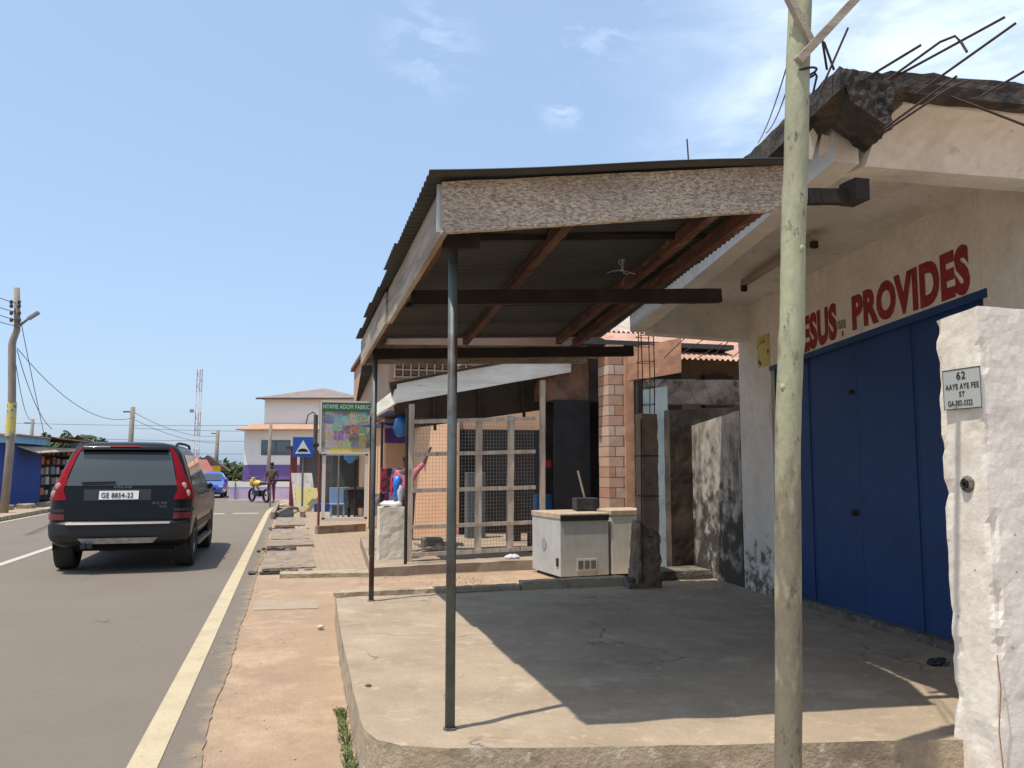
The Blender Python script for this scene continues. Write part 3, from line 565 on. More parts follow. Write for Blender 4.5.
# ================================================================== FOREGROUND POLE
t = thing('wooden_pole', 'tall pale green wooden pole in front of the platform, stained brown near its foot', 'pole', (1.97, 3.05, 0))
mb = MB(); pts = []; rs = []
for k in range(60):
    f = k / 59; z = -.05 + 4.1 * f
    x = 1.955 + .03 * min(z, 1.5) + max(0, z - 1.5) * .067; dx = .006 * noise.noise(Vector((z * 1.5, 0, 1))) * 2
    pts.append((x + dx, 3.05 + .01 * noise.noise(Vector((z * 1.2, 5, 0))), z)); r = .0535 - .0035 * f
    if 2.0 < z < 2.09: r += .004
    if 2.66 < z < 2.72: r += .004
    rs.append(r)
mb.tube(pts, rs, 20)
for z, a in ((2.05, 2.0), (2.05, .1), (2.42, -1.4), (2.69, .2), (1.83, 3.6)):
    x = 1.955 + .045 + (z - 1.5) * .067; mb.sphere((x + .048 * cos(a), 3.05 + .048 * sin(a) * 1, z), .014, 8, 6, (1, 1, 1.3))
mb.rough(.0015, 12, .05).build('trunk', pole_m, t, smooth=True)
mb = MB(); mb.beam(atY(798, 61, 2.985), atY(862, -8, 2.985), .03, .035); mb.beam(atY(786, -8, 3.0), atY(812, 45, 3.0), .03, .03)
mb.build('brace', timber_pale, t)
mb = MB(); c = atY(802, 76, 3.05)
mb.tube([c + Vector((.062 * cos(a), .062 * sin(a), .012 * cos(a * 1) + .012 * a / 6)) for a in [i * .45 for i in range(16)]] , .005, 6)
mb.tube([c + Vector((.06, -.01, .015)), c + Vector((.09, .02, .02)), c + Vector((.11, .08, -.03))], .005, 6)
mb.build('tie_wire', wire_m, t)
def sag(p, q, s, n=14): p = Vector(p); q = Vector(q); return [p.lerp(q, i / n) - Vector((0, 0, s * 4 * (i / n) * (1 - i / n))) for i in range(n + 1)]
for i, (a, b) in enumerate((((797, 30, 3.1), (758, 143, 6.0)), ((795, 63, 3.1), (766, 133, 6.0)))):
    mb = MB(); mb.tube(sag(atY(*a), atY(*b), .06), .004, 5)
    tag(mb.build('drop_wire', wire_m), 'black drop wire from the tall pole to the flat roof, ' + ('the upper one' if i == 0 else 'the lower one'), 'wire')
# ================================================================== REBAR COLUMN STUB
t = thing('unfinished_column', 'unfinished block column stub with rusty bars rising from its top at the platform back', 'column', (3.67, 8.2, .25))
mb = MB(); mb.box((3.58, 8.1, .6), (3.76, 8.28, 2.06)); mb.rough(.012, 9, .05).build('block_shaft', M('tan block', (.27, .2, .14), (.19, .14, .1), 5, bump=.7), t)
mb = MB(); mb.hexa([(3.50, 8.08, .24), (3.77, 8.08, .24), (3.77, 8.32, .24), (3.5, 8.32, .24), (3.54, 8.09, .92), (3.765, 8.09, .8), (3.765, 8.3, .8), (3.54, 8.3, .95)]); mb.rough(.022, 14, .035, 4).build('rough_footing', M('brown footing concrete', (.23, .165, .11), (.11, .08, .055), 6, bump=.6), t)
mb = MB()
for x, y in ((3.60, 8.13), (3.74, 8.13), (3.6, 8.25), (3.74, 8.25)): mb.tube([(x, y, 2.0), (x + .01, y, 2.5), (x + random.uniform(-.03, .03), y, 3.0)], .006, 5)
for z in (2.16, 2.34, 2.42, 2.62, 2.8, 2.9): mb.tube([(3.59, 8.12, z), (3.75, 8.12, z + .01), (3.75, 8.26, z), (3.59, 8.26, z), (3.59, 8.12, z)], .004, 5)
mb.tube([(3.545, 8.07, .3), (3.56, 8.07, 2.0)], .008, 5); mb.build('reinforcement', rusty, t)
for k in range(3):
    mb = MB(); z = 2.03 - .42 * (k + 1); mb.box((3.572, 8.092, z), (3.768, 8.288, z + .012)); mb.build('mortar_joint', mouldy, t)
# loose rubble near column and small litter
for i, (x, y, s, lb) in enumerate(((3.47, 8.22, .05, 'broken block lump left of the column stub foot'), (3.43, 8.1, .03, 'small stone fragment lying by the column stub foot'))):
    mb = MB(); mb.box((x - s, y - s, .25), (x + s, y + s, .25 + s * 2)); tag(mb.rough(.02, 12, .03, i).build('rubble_stone', concrete_raw, loc=(x, y, .25)), lb, 'rubble')
# ================================================================== MOULDY WALLS BEHIND
mb = MB()
for a, b in ((7.87, 9.32),): mb.hexa([WP(a, -.02, .0), WP(a, -.02, -.16), WP(b, -.02, -.16), WP(b, -.02, 0), WP(a, 2.10, 0), WP(a, 2.10, -.16), WP(b, 1.98, -.16), WP(b, 1.98, 0)])
mb.rough(.012, 5, .08).build('x', white_peel) if False else None
o = mb.rough(.005, 5, .08).build('yard_wall', white_peel, loc=(WX(8.5), 8.5, 0)); tag(o, 'low white yard wall with black mould and peeling paint continuing from the shop', 'wall')
mb = MB(); mb.hexa([(4.36, 9.06, -.02), (5.6, 9.32, -.02), (5.6, 9.47, -.02), (4.36, 9.21, -.02), (4.36, 9.06, 2.18), (5.6, 9.32, 2.26), (5.6, 9.47, 2.26), (4.36, 9.21, 2.18)])
tag(mb.rough(.006, 5, .08, 3).build('mould_wall', mould_wall_m, loc=(4.7, 9.1, 0)), 'short end wall blackened with mould behind the platform, facing the road', 'wall')
mb = MB(); mb.box((3.8, 8.62, -.02), (4.63, 9.05, .34)); tag(mb.rough(.008, 5, .08).build('rear_step', concrete_raw), kind='structure')
mb = MB(); mb.beam((4.45, 9.9, 2.47), (6.4, 9.9, 2.50), .2, .32); tag(mb.rough(.008, 5, .1).build('concrete_lintel', M('block lintel', (.2, .165, .13), (.11, .09, .07), 4, bump=.6, c3=(.04, .035, .03), sc3=3), loc=(5.4, 9.9, 2.3)), 'heavy stained concrete lintel above the mouldy end wall', 'lintel')
t = thing('rear_house', 'low dark house with rusty red corrugated roof seen under the canopy', 'house', (6.8, 11.6, 0))
mb = MB(); mb.box((5.0, 11.9, -.02), (11, 12.0, 3.27)); mb.build('wall', M('dark render', (.14, .1, .075), (.08, .06, .045), 2, bump=.4), t)
def fnr(a, b): x = 4.9 + 6.5 * a; return (x, 11.1 + 2.2 * b, 3.10 + .72 * b + .018 * sin(x * 2 * pi / .09))
mb = MB(); mb.grid(fnr, 500, 2); mb.grid(lambda a, b: Vector(fnr(a, b)) - Vector((0, 0, .002)), 500, 2); mb.build('roof', sheet_rust, t, smooth=True)
for i, x in enumerate((5.4, 6.3)):
    mb = MB(); mb.box((x, 11.8, 2.3), (x + .5, 11.9, 2.95)); mb.build('window', dark_in, t)
def fnb(a, b): x = 5.0 + 7 * a; return (x, 13.4 + 3 * b, 3.86 + 1.2 * b + .02 * sin(x * 2 * pi / .09))
mb = MB(); mb.grid(fnb, 500, 2); mb.build('roof', M('pale roof sheet', (.5, .42, .36), (.4, .3, .25), 3, bump=.1), t, smooth=True)
for i in range(5):
    mb = MB(); p = atY(664 + i * 17, 358 - i % 2 * 4, 9.9); q = atY(690 + i * 16, 333 + i % 3 * 5, 9.6); mb.tube([p, q], .006, 5)
    tag(mb.build('loose_rebar', rusty, loc=p), ('leftmost', 'second', 'middle', 'fourth', 'rightmost')[i] + ' rusty rebar sticking up over the stained lintel', 'rebar', 'rebars over the stained lintel')
# metal sheets (grey blue gate) left of the mould wall
gate_m = M('grey blue sheet metal', (.2, .25, .26), (.15, .19, .2), 3, .4, .6, (.16, .09, .06), 6, .64, .72, rough=.6, bump=.15)
t = thing('sheet_metal_gate', 'narrow grey blue sheet metal gate between the brick pier and the mouldy wall', 'gate', (4.6, 10.2, 0))
mb = MB(); p = atY(652, 395, 10.2); mb.hexa([(4.42, 9.95, .1), (4.50, 9.40, .1), (4.52, 9.42, .1), (4.44, 9.97, .1), (4.42, 9.95, 2.50), (4.50, 9.40, 2.50), (4.52, 9.42, 2.50), (4.44, 9.97, 2.50)])
mb.build('gate_leaf', gate_m, t)
mb = MB(); mb.box((4.88, 11.2, .1), (5.14, 11.23, 2.68)); mb.build('side_sheet', gate_m, t)
mb = MB(); mb.box((4.36, 9.98, .1), (4.42, 10.03, 2.6)); mb.build('gate_post', timber_dark, t)
mb = MB(); mb.hexa([(4.62, 10.9, 2.72), (5.1, 10.2, 2.78), (5.12, 10.3, 2.78), (4.64, 11.0, 2.72), (4.62, 10.9, 3.2), (5.1, 10.2, 3.25), (5.12, 10.3, 3.25), (4.64, 11.0, 3.2)])
tag(mb.rough(.02, 5, .1).build('clay_lintel', M('orange earth render', (.42, .22, .13), (.3, .15, .09), 4, bump=.6), loc=(4.85, 10.6, 2.7)), 'flaking orange earth render above the grey blue gate', 'lintel')
# ================================================================== SHOP TWO: brick pier, dark door, mesh enclosure, awning
brk = brickmat('thin bricks with mortar', (.46, .24, .14), (.60, .44, .33), (.2, .13, .09), .26, .15, .008)
t = thing('brick_pier', 'narrow brick pier with one smooth orange rendered edge beside the dark doorway', 'pier', (4.7, 11.6, 0))
mb = MB(); mb.box((4.47, 11.3, .15), (4.72, 11.7, 3.3)); o = mb.rough(.004, 9, .12).build('brick_face', brk, t)
brk.node_tree.nodes['Brick Texture'].id_data  # keep
mp_ = brk.node_tree.nodes.new('ShaderNodeMapping'); mp_.inputs['Rotation'].default_value = (radians(90), 0, 0)
co_ = [x for x in brk.node_tree.nodes if x.type == 'TEX_COORD'][0]; brk.node_tree.links.new(co_.outputs['Object'], mp_.inputs[0]); brk.node_tree.links.new(mp_.outputs[0], brk.node_tree.nodes['Brick Texture'].inputs['Vector'])
mb = MB(); mb.box((4.722, 11.27, .15), (4.86, 11.7, 3.25)); mb.rough(.004, 9, .12).build('rendered_edge', M('orange render', (.58, .32, .19), (.45, .24, .14), 4, bump=.3), t)
t = thing('dark_shop', 'dark shop front with open black metal door beside the brick pier', 'shop', (4.0, 12.4, .2))
mb = MB(); mb.box((3.98, 12.9, .2), (6.9, 13.0, 3.3)); mb.build('back_wall', M('shaded interior wall', (.06, .05, .045), (.03, .027, .025), 3), t)  # darkness of the unlit shop interior is put into this wall colour
mb = MB(); mb.box((3.88, 12.05, .2), (4.46, 12.09, 2.52)); mb.build('metal_door', M('black metal', (.018, .02, .022), (.03, .03, .03), 4, rough=.6), t, bevel=.004)
mb = MB(); mb.box((3.7, 12.1, 2.53), (4.46, 12.5, 3.3)); mb.rough(.01, 6, .1).build('lintel_wall', M('brown brick wall', (.3, .17, .11), (.16, .1, .07), 5, bump=.6), t)
mb = MB(); mb.box((4.0, 11.4, 3.31), (6.6, 12.8, 3.38)); mb.build('roof', sheet_dark, t)
for i, (x, y, w_, h, c, lb) in enumerate(((574, 492, .36, .2, (.02, .02, .022), 'black loudspeaker shaped box'),)): pass
# goods in the doorway
for x, z, c, lb in ((3.80, .95, (.03, .12, .3), 'blue crate in the dark shop doorway, lower of two'), (3.80, .60, (.35, .05, .05), 'red crate in the dark shop doorway'), (3.86, 1.55, (.5, .03, .04), 'small red bag hanging in the dark doorway')):
    mb = MB(); s = .13 if z < 1.2 else .06; mb.box((x - s, 12.3, z - s), (x + s, 12.5, z + s)); tag(mb.build('goods_box' if z < 1.2 else 'hanging_bag', flat('goods' + str(z), c, .6), loc=(x, 12.4, z), bevel=.02), lb, 'crate' if z < 1.2 else 'bag')
mb = MB(); mb.box((3.6, 12.2, .2), (3.98, 12.6, .48)); tag(mb.build('wooden_chest', timber_dark, loc=(3.8, 12.4, .2), bevel=.01), 'dark chest on the shop floor under the crates', 'chest')
# peach building behind
pe = M('peach wall paint', (.82, .50, .30), (.75, .44, .26), 2, .4, .65, bump=.15)
tanm = M('tan wall paint', (.50, .33, .22), (.42, .27, .18), 2, .4, .65, (.25, .17, .12), 4, .62, .8, bump=.2)
t = thing('peach_building', 'tall peach painted building with a band of square vent blocks under its eave', 'building', (1.9, 17, 0))
mb = MB(); mb.box((1.85, 16.5, 2.62), (9, 26, 4.5)); mb.build('upper_wall', tanm, t)
mb = MB(); mb.slab([(2.42, 16.75), (2.98, 16.0), (3.2, 16.0), (3.2, 17.2), (2.6, 17.2)], 0, 2.75); mb.box((3.3, 16.4, 0), (9, 17, 2.9)); mb.box((3.05, 16.3, 2.2), (9, 16.39, 2.75)); mb.build('lower_wall', pe, t)
mb = MB(); mb.box((3.1, 16.2, .2), (5.3, 16.22, 2.25)); mb.build('dark_opening', dark_in, t)  # thin sheet on the wall, coloured as the shade of an interior
mb = MB(); mb.box((2.05, 19.0, .0), (2.6, 26, 2.6)); mb.build('side_wall', pe, t)
mb = MB(); mb.box((1.75, 16.45, 4.46), (9.2, 26.2, 4.56)); mb.build('eave_board', M('red brown fascia', (.25, .1, .07), (.2, .08, .06), 3), t)
vm = M('vent shadow wall', (.40, .27, .18), (.35, .23, .15), 3)
mb = MB()
for i in range(12):
    for j in range(3):
        x = 1.98 + i * .16; z = 3.33 + j * .145; mb.box((x, 16.42, z), (x + .11, 16.497, z + .095))
mb.build('vent_block_recess', M('recess brown', (.2, .12, .08), (.16, .1, .07), 3), t)
mb = MB()
for i in range(13): mb.box((1.945 + i * .16, 16.38, 3.26), (1.975 + i * .16, 16.498, 3.78))
for j in range(4): mb.box((1.94, 16.39, 3.27 + j * .145), (3.9, 16.497, 3.30 + j * .145))
mb.build('vent_block_grid', tanm, t)
EP0 = atY(367, 334, 16.3); EP1 = atY(356, 402, 24)
def fnp(a, b): p = EP0.lerp(EP1, b); return (p.x + .9 * a, p.y, p.z + .12 * a + .03 * sin(p.y * 2 * pi / .35))
mb = MB(); mb.grid(fnp, 3, 500); mb.grid(lambda a, b: Vector(fnp(a, b)) - Vector((0, 0, .003)), 3, 500); mb.build('roof_edge_sheet', sheet_dark, t, smooth=True)
def fnp2(a, b): x = 1.6 + 7 * a; return (x, 16.1 + 3 * b, 4.5 + .4 * b + .02 * sin(x * 2 * pi / .09))
mb = MB(); mb.grid(fnp2, 600, 1); mb.build('roof_sheet', sheet_rust, t, smooth=True)
# lower strip building with purple band (further along)
t = thing('purple_band_shop', 'peach shop front with a purple band under a blue tarpaulin awning', 'shop', (2.0, 20, 0))
mb = MB(); mb.box((2.0, 18.2, 0), (3.2, 18.4, 2.25)); mb.build('wall', pe, t)
mb = MB(); mb.box((1.98, 18.12, 2.02), (3.2, 18.19, 2.42)); mb.build('purple_band', M('purple paint', (.17, .09, .3), (.13, .07, .24), 3), t)
mb = MB(); mb.grid(lambda a, b: (1.35 + 1.5 * a, 16.6 + 2.4 * b, 2.32 + .16 * b - .05 * sin(b * pi) + .03 * sin(a * 9 + b * 4)), 12, 14); mb.build('blue_tarpaulin', M('blue tarpaulin', (.04, .1, .32), (.07, .16, .42), 6, rough=.5), t, smooth=True)
# mesh enclosure: front frame Y~12.2
en = thing('mesh_enclosure', 'timber framed wire mesh front of the small shop beside the brick pier', 'mesh screen', (1.75, 12.1, .15))
EY = lambda x: 11.57 + (x - 1.4) * .148
for i, x in enumerate((atY(411, 500, 11.45).x, atY(481, 500, 11.55).x, atY(514, 500, 11.6).x, atY(546, 500, 11.7).x)):
    mb = MB(); zt = (2.38, 2.15, 2.25, 2.80)[i]; zb = (.15, .28, .28, .15)[i]; mb.beam((x, EY(x), zb), (x + .015, EY(x), zt), .075 if i in (0, 3) else .09, .06, up=(0, 1, 0)); mb.rough(.005, 6, .1, i).build('post', timber_post, en)
for z0, z1 in ((.29, .31), (.67, .69), (1.17, 1.20), (1.67, 1.73), (2.13, 2.22)):
    mb = MB(); mb.beam((1.64, EY(1.64) - .03, z0), (3.52, EY(3.52) - .03, z1), .03, .055); mb.rough(.004, 6, .1).build('rail', timber_post, en)
mb = MB()
for k in range(39): x = 1.66 + k * .0485; mb.beam((x, EY(x) + .03, .3), (x, EY(x) + .03, 2.2), .003, .003, up=(0, 1, 0))
for k in range(37): z = .32 + k * .0515; mb.beam((1.64, EY(1.64) + .03, z), (3.52, EY(3.52) + .03, z + .03), .003, .003)
mb.build('wire_mesh', M('rusty wire', (.42, .34, .27), (.3, .23, .17), 6), en)
mb = MB(); mb.tube([(1.53, 11.3, .12), (1.53, 11.3, 2.3)], .022, 8); mb.build('corner_pipe', timber_dark, en)
mb = MB(); mb.tube([(1.18, 12.6, .05), (1.18, 12.6, 2.3)], .022, 8); mb.build('corner_pipe', timber_dark, en)
mb = MB(); mb.beam((1.28, 13.4, .05), (1.24, 13.4, 2.3), .05, .05, up=(0, 1, 0)); mb.build('prop', timber_dark, en)
# shop awning
sa = thing('shop_awning', 'low sloping shop awning with a white painted fascia board over the mesh screen', 'awning', (1.5, 11.7, 2.4))
F0 = atY(397, 403, 11.5); F0t = atY(397, 384, 11.5); F1 = atY(571, 372, 11.9); F1t = atY(571, 349, 11.9)
mb = MB(); e = Vector((0, .03, 0)); mb.hexa([F0, F1, F1 + e, F0 + e, F0t, F1t, F1t + e, F0t + e]); mb.rough(.003, 6, .1).build('front_fascia', white_board, sa)
G0 = Vector((F0.x - .02, F0.y + .03, F0.z)); H0 = Vector((F0.x - .05, 14.2, F0.z - .03)); u = Vector((0, 0, .2)); e = Vector((.03, 0, 0))
mb = MB(); mb.hexa([G0, G0 + e, H0 + e, H0, G0 + u, G0 + e + u, H0 + e + u, H0 + u]); mb.rough(.003, 6, .1).build('side_fascia', white_board, sa)
BL = atY(398, 430, 13.1); BR = atY(575, 405, 13.1)
def fns(a, b):
    p = F0t.lerp(F1t, a) + Vector((-.12 * (1 - a), -.08, .012)); q = BL.lerp(BR, a); r = p.lerp(q, b); r.z += .009 * sin(b * 2 * pi * 28); return r
mb = MB(); mb.grid(fns, 12, 260); mb.grid(lambda a, b: fns(a, b) - Vector((0, 0, .002)), 12, 260); mb.build('roof_sheet', sheet_dark, sa, smooth=True)
mb = MB()
for a in (.2, .45, .7): mb.beam(F0t.lerp(F1t, a) - Vector((0, -.05, .06)), BL.lerp(BR, a) - Vector((0, 0, .06)), .05, .07)
mb.build('purlin', timber_dark, sa)
mb = MB(); mb.tube([atY(458, 366, 12.3), atY(458, 352, 12.3)], .05, 10); tag(mb.build('pvc_pipe_end', white_p, loc=atY(458, 366, 12.3)), 'short white pipe end above the shop awning', 'pipe')
# items inside the enclosure
for x, y, w_, d_, h, m, lb, nm, ct in ((1.98, 12.6, .3, .3, .22, concrete_raw, 'grey concrete block inside the mesh screen', 'concrete_block', 'block'),
        (3.15, 15.0, .35, .25, 1.2, M('bluegrey cupboard', (.10, .12, .13), (.07, .09, .1), 3), 'grey blue cupboard standing behind the mesh screen', 'cupboard', 'cupboard'),
        (3.7, 14.2, .25, .1, 1.1, timber_dark, 'wooden plank board leaning behind the mesh screen', 'leaning_board', 'board')):
    mb = MB(); mb.box((x, y, .2), (x + w_, y + d_, .2 + h)); tag(mb.build(nm, m, loc=(x, y, .2), bevel=.01), lb, ct)
mb = MB()
for k in range(14):
    a = random.uniform(0, pi); c = Vector((random.uniform(1.9, 2.4), random.uniform(12.4, 13.0), .24 + random.uniform(0, .12))); mb.beam(c - Vector((cos(a), sin(a) * .5, .1)) * .25, c + Vector((cos(a), sin(a) * .5, .1)) * .25, .03, .03)
tag(mb.build('firewood_pile', timber_post), 'loose pile of broken wood sticks on the floor inside the mesh screen', 'wood pile', kind='stuff')
# concrete plinth block with bags
mb = MB(); mb.box((1.24, 11.9, .06), (1.60, 12.25, .93)); tag(mb.rough(.01, 6, .06).build('concrete_counter', M('cast concrete', (.72, .65, .52), (.58, .52, .42), 4, bump=.5), loc=(1.42, 12.1, 0)), 'pale square concrete counter block outside the mesh screen', 'counter')
mb = MB(); mb.box((1.26, 11.86, -.02), (1.4, 11.98, .06)); tag(mb.build('support_brick', brk, loc=(1.3, 11.9, 0)), 'brick wedged under the pale concrete counter block', 'brick')
def bag(name, c, r, col, lb, sq=(1, 1, 1)):
    mb = MB(); mb.sphere(c, r, 12, 9, sq); mb.rough(r * .28, 3 / r * .5, r * .4, c[0]); tag(mb.build(name, flat('bag' + name + str(c[2]), col, .35), loc=c, smooth=True), lb, 'bag')
bag('plastic_bag', (1.43, 12.08, .97), .11, (.65, .64, .62), 'crumpled white plastic bag spread on the concrete counter', (1.5, 1, .45))
bag('plastic_bag', (1.50, 12.1, 1.2), .12, (.03, .18, .6), 'blue plastic bag hanging over the concrete counter', (.6, .6, 1.6))
bag('plastic_bag', (1.545, 12.05, 1.12), .08, (.6, .6, .62), 'white plastic bag hanging beside the blue one', (.6, .5, 1.5))
bag('plastic_bag', (1.43, 12.1, 1.22), .05, (.5, .02, .08), 'thin red bag hanging beside the blue bag', (.5, .5, 3.0))
bag('plastic_bag', (1.62, 12.6, 2.12), .13, (.03, .15, .4), 'blue bundle tied under the shop awning corner', (.9, 1, 1.3))
# ================================================================== FREEZERS
def freezer(P0, rz, w_, d_, h, lb, body_m):
    t = thing('chest_freezer', lb, 'freezer', P0, rz)
    T = WM[t]
    def bx(name, a, b, m, par=t, bev=.008):
        mb = MB(); mb.box(a, b); mb.v = [T @ v for v in mb.v]; return mb.build(name, m, par, bevel=bev)
    bd = bx('cabinet', (0, 0, .04), (w_, d_, h - .07), body_m)
    ld = bx('lid', (-.01, -.01, h - .068), (w_ + .01, d_ + .01, h), M('lid with brown top', (.55, .44, .32), (.42, .3, .2), 5, rough=.5))
    bx('lid_seal', (.0, -.016, h - .09), (w_, -.004, h - .02), black, ld)
    vg = bx('vent_grille', (w_ * .33, -.006, .1), (w_ * .75, -.001, .25), flat('grille white', (.55, .55, .5), .5))
    for i in range(3): bx('vent_slot', (w_ * (.36 + .13 * i), -.009, .125), (w_ * (.36 + .13 * i) + w_ * .1, -.0065, .225), flat('slot', (.12, .12, .11), .7), vg, 0)
    mb = MB(); mb.wheel((-.004, d_ * .55, h * .5), [(0, 0.001), (-.004, .001), (-.004, .075), (0, .075)], 20); mb.v = [T @ v for v in mb.v]; mb.build('round_badge', flat('badge grey', (.3, .31, .33), .5), t)
    bx('cable_box', (-.012, .05, .16), (-.001, .11, .26), black, t, .003)
    for q in ((.05, .05), (w_ - .1, .05), (.05, d_ - .1), (w_ - .1, d_ - .1)): bx('foot', (q[0], q[1], 0), (q[0] + .05, q[1] + .05, .04), black, t, 0)
    return t
grey_e = M('greyish enamel', (.5, .5, .46), (.42, .41, .37), 3, .4, .7, (.25, .17, .1), 18, .7, .76, rough=.45, bump=.05, bsc=10)
freezer((3.20, 9.72, .13), radians(6), .66, .90, .80, 'old greyish chest freezer with a vent grille low on its front', grey_e)
f2 = freezer((3.90, 9.80, .13), radians(6), .6, .62, .83, 'second chest freezer with plain cream side, right of the greyish one', M('cream enamel', (.66, .64, .55), (.58, .55, .46), 3, rough=.45, bump=.05, bsc=10))
for ch in [c for c in COL.objects if c.parent == f2 and c.name.startswith('lid')]:
    for g2 in [c for c in COL.objects if c.parent == ch]: bpy.data.objects.remove(g2)
for ch in [c for c in COL.objects if c.parent == f2 and c.name.split('.')[0] in ('vent_grille', 'round_badge', 'cable_box')]:
    for g2 in [c for c in COL.objects if c.parent == ch]: bpy.data.objects.remove(g2)
    bpy.data.objects.remove(ch)
t = thing('black_box', 'black open box with a stick standing in it on top of the freezers', 'box', (3.95, 10.1, .94))
mb = MB(); mb.box((3.58, 10.18, .94), (3.88, 10.38, 1.10)); mb.build('case', M('scuffed black', (.02, .02, .022), (.05, .05, .05), 9), t, bevel=.008)
mb = MB(); mb.beam((3.72, 10.28, 1.1), (3.63, 10.28, 1.45), .02, .02, up=(0, 1, 0)); mb.build('stick', timber_post, t)
# ================================================================== BLACK SUV and BLUE CAR
def lerp_tab(tab, z):
    if z <= tab[0][0]: return tab[0][1]
    for (a, va), (b, vb) in zip(tab, tab[1:]):
        if z <= b: return va + (vb - va) * (z - a) / (b - a)
    return tab[-1][1]
class Car:
    """body built as a stack of plan outlines; rear at local y=0, front at y=len"""
    def __init__(s, t, W, YR, YF, R): s.t = t; s.W, s.YR, s.YF, s.R = W, YR, YF, R; s.T = WM[t]
    def w(s, z): return lerp_tab(s.W, z)
    def rear(s, sx, z, off=0):
        sg = 1 if sx >= 0 else -1; a = abs(sx); w_, r = s.w(z), lerp_tab(s.R, z); y0 = lerp_tab(s.YR, z); fl = w_ - r; arc = r * pi / 2
        if a <= fl: p = Vector((a, y0 + .06 * (a / w_) ** 2 - .0, z)); n = Vector((0, -1, 0))
        elif a <= fl + arc:
            th = (a - fl) / r; p = Vector((fl + r * sin(th), y0 + .06 * (fl / w_) ** 2 + r * (1 - cos(th)), z)); n = Vector((sin(th), -cos(th), 0))
        else: p = Vector((w_, y0 + .06 * (fl / w_) ** 2 + r + a - fl - arc, z)); n = Vector((1, 0, 0))
        p = p + n * off; p.x *= sg; return p
    def ring(s, z, n=10):
        w_, r, y0, y1 = s.w(z), lerp_tab(s.R, z), lerp_tab(s.YR, z), lerp_tab(s.YF, z); fl = w_ - r; pts = []
        for k in range(6): pts.append(s.rear(fl * k / 5, z))
        for k in range(1, 7): pts.append(s.rear(fl + r * pi / 2 * k / 6, z))
        ys = pts[-1].y; rf = min(r * 1.3, w_ * .6)
        for k in range(1, 9): pts.append(Vector((w_, ys + (y1 - rf - ys) * k / 8, z)))
        for k in range(1, 7): th = pi / 2 * k / 6; pts.append(Vector((w_ - rf + rf * cos(th), y1 - rf + rf * sin(th), z)))
        for k in range(1, 4): pts.append(Vector(((w_ - rf) * (1 - k / 3), y1 + .03 * k / 3, z)))
        return pts + [Vector((-p.x, p.y, p.z)) for p in pts[-2:0:-1]]
    def body(s, zs, mat, name='body'):
        mb = MB(); rr = [s.ring(z) for z in zs]; n = len(rr[0]); vs = [p for r in rr for p in r]
        fs = [(i * n + k, i * n + (k + 1) % n, (i + 1) * n + (k + 1) % n, (i + 1) * n + k) for i in range(len(rr) - 1) for k in range(n)]
        fs += [tuple(range(n))[::-1], tuple(range((len(rr) - 1) * n, len(rr) * n))]
        mb.add([s.T @ v for v in vs], fs); o = mb.build(name, mat, s.t, smooth='auto'); return o
    def patch(s, name, mat, z0, z1, s0, s1, off=.006, nu=14, nv=8, par=None, thick=.01):
        g = lambda f, z: f(z) if callable(f) else f
        mb = MB()
        def P(a, b, o): z = z0 + (z1 - z0) * b; sa_, sb_ = g(s0, z), g(s1, z); return s.T @ s.rear(sa_ + (sb_ - sa_) * a, z, o)
        mb.grid(lambda a, b: P(a, b, off), nu, nv)
        mb.grid(lambda a, b: P(a, b, off - thick), nu, nv)
        for e in (0, 1):
            mb.grid(lambda a, b, e=e: P(a, e, off - thick * b), nu, 1); mb.grid(lambda a, b, e=e: P(e, a, off - thick * b), nv, 1)
        return mb.build(name, mat, par or s.t, smooth='auto')
    def side(s, name, mat, sg, poly, off=.006, par=None, n=8):
        """side panel from (y,z) polygon given as bottom edge a->b and top edge d->c"""
        (a, b, c, d) = poly; mb = MB()
        def P(u, v, o=off):
            y0 = a[0] + (b[0] - a[0]) * u; y1 = d[0] + (c[0] - d[0]) * u; za = a[1] + (b[1] - a[1]) * u; zb = d[1] + (c[1] - d[1]) * u
            y = y0 + (y1 - y0) * v; z = za + (zb - za) * v; return s.T @ Vector((sg * (s.w(z) + o), y, z))
        mb.grid(P, n, n); mb.grid(lambda u, v: P(u, v, off - .012), n, n); return mb.build(name, mat, par or s.t, smooth=True)
tyre_m = M('dusty tyre rubber', (.045, .042, .038), (.03, .029, .027), 8, rough=.9, bump=.3, bsc=60)
rim_m = flat('alloy rim', (.35, .35, .36), .35, .8)
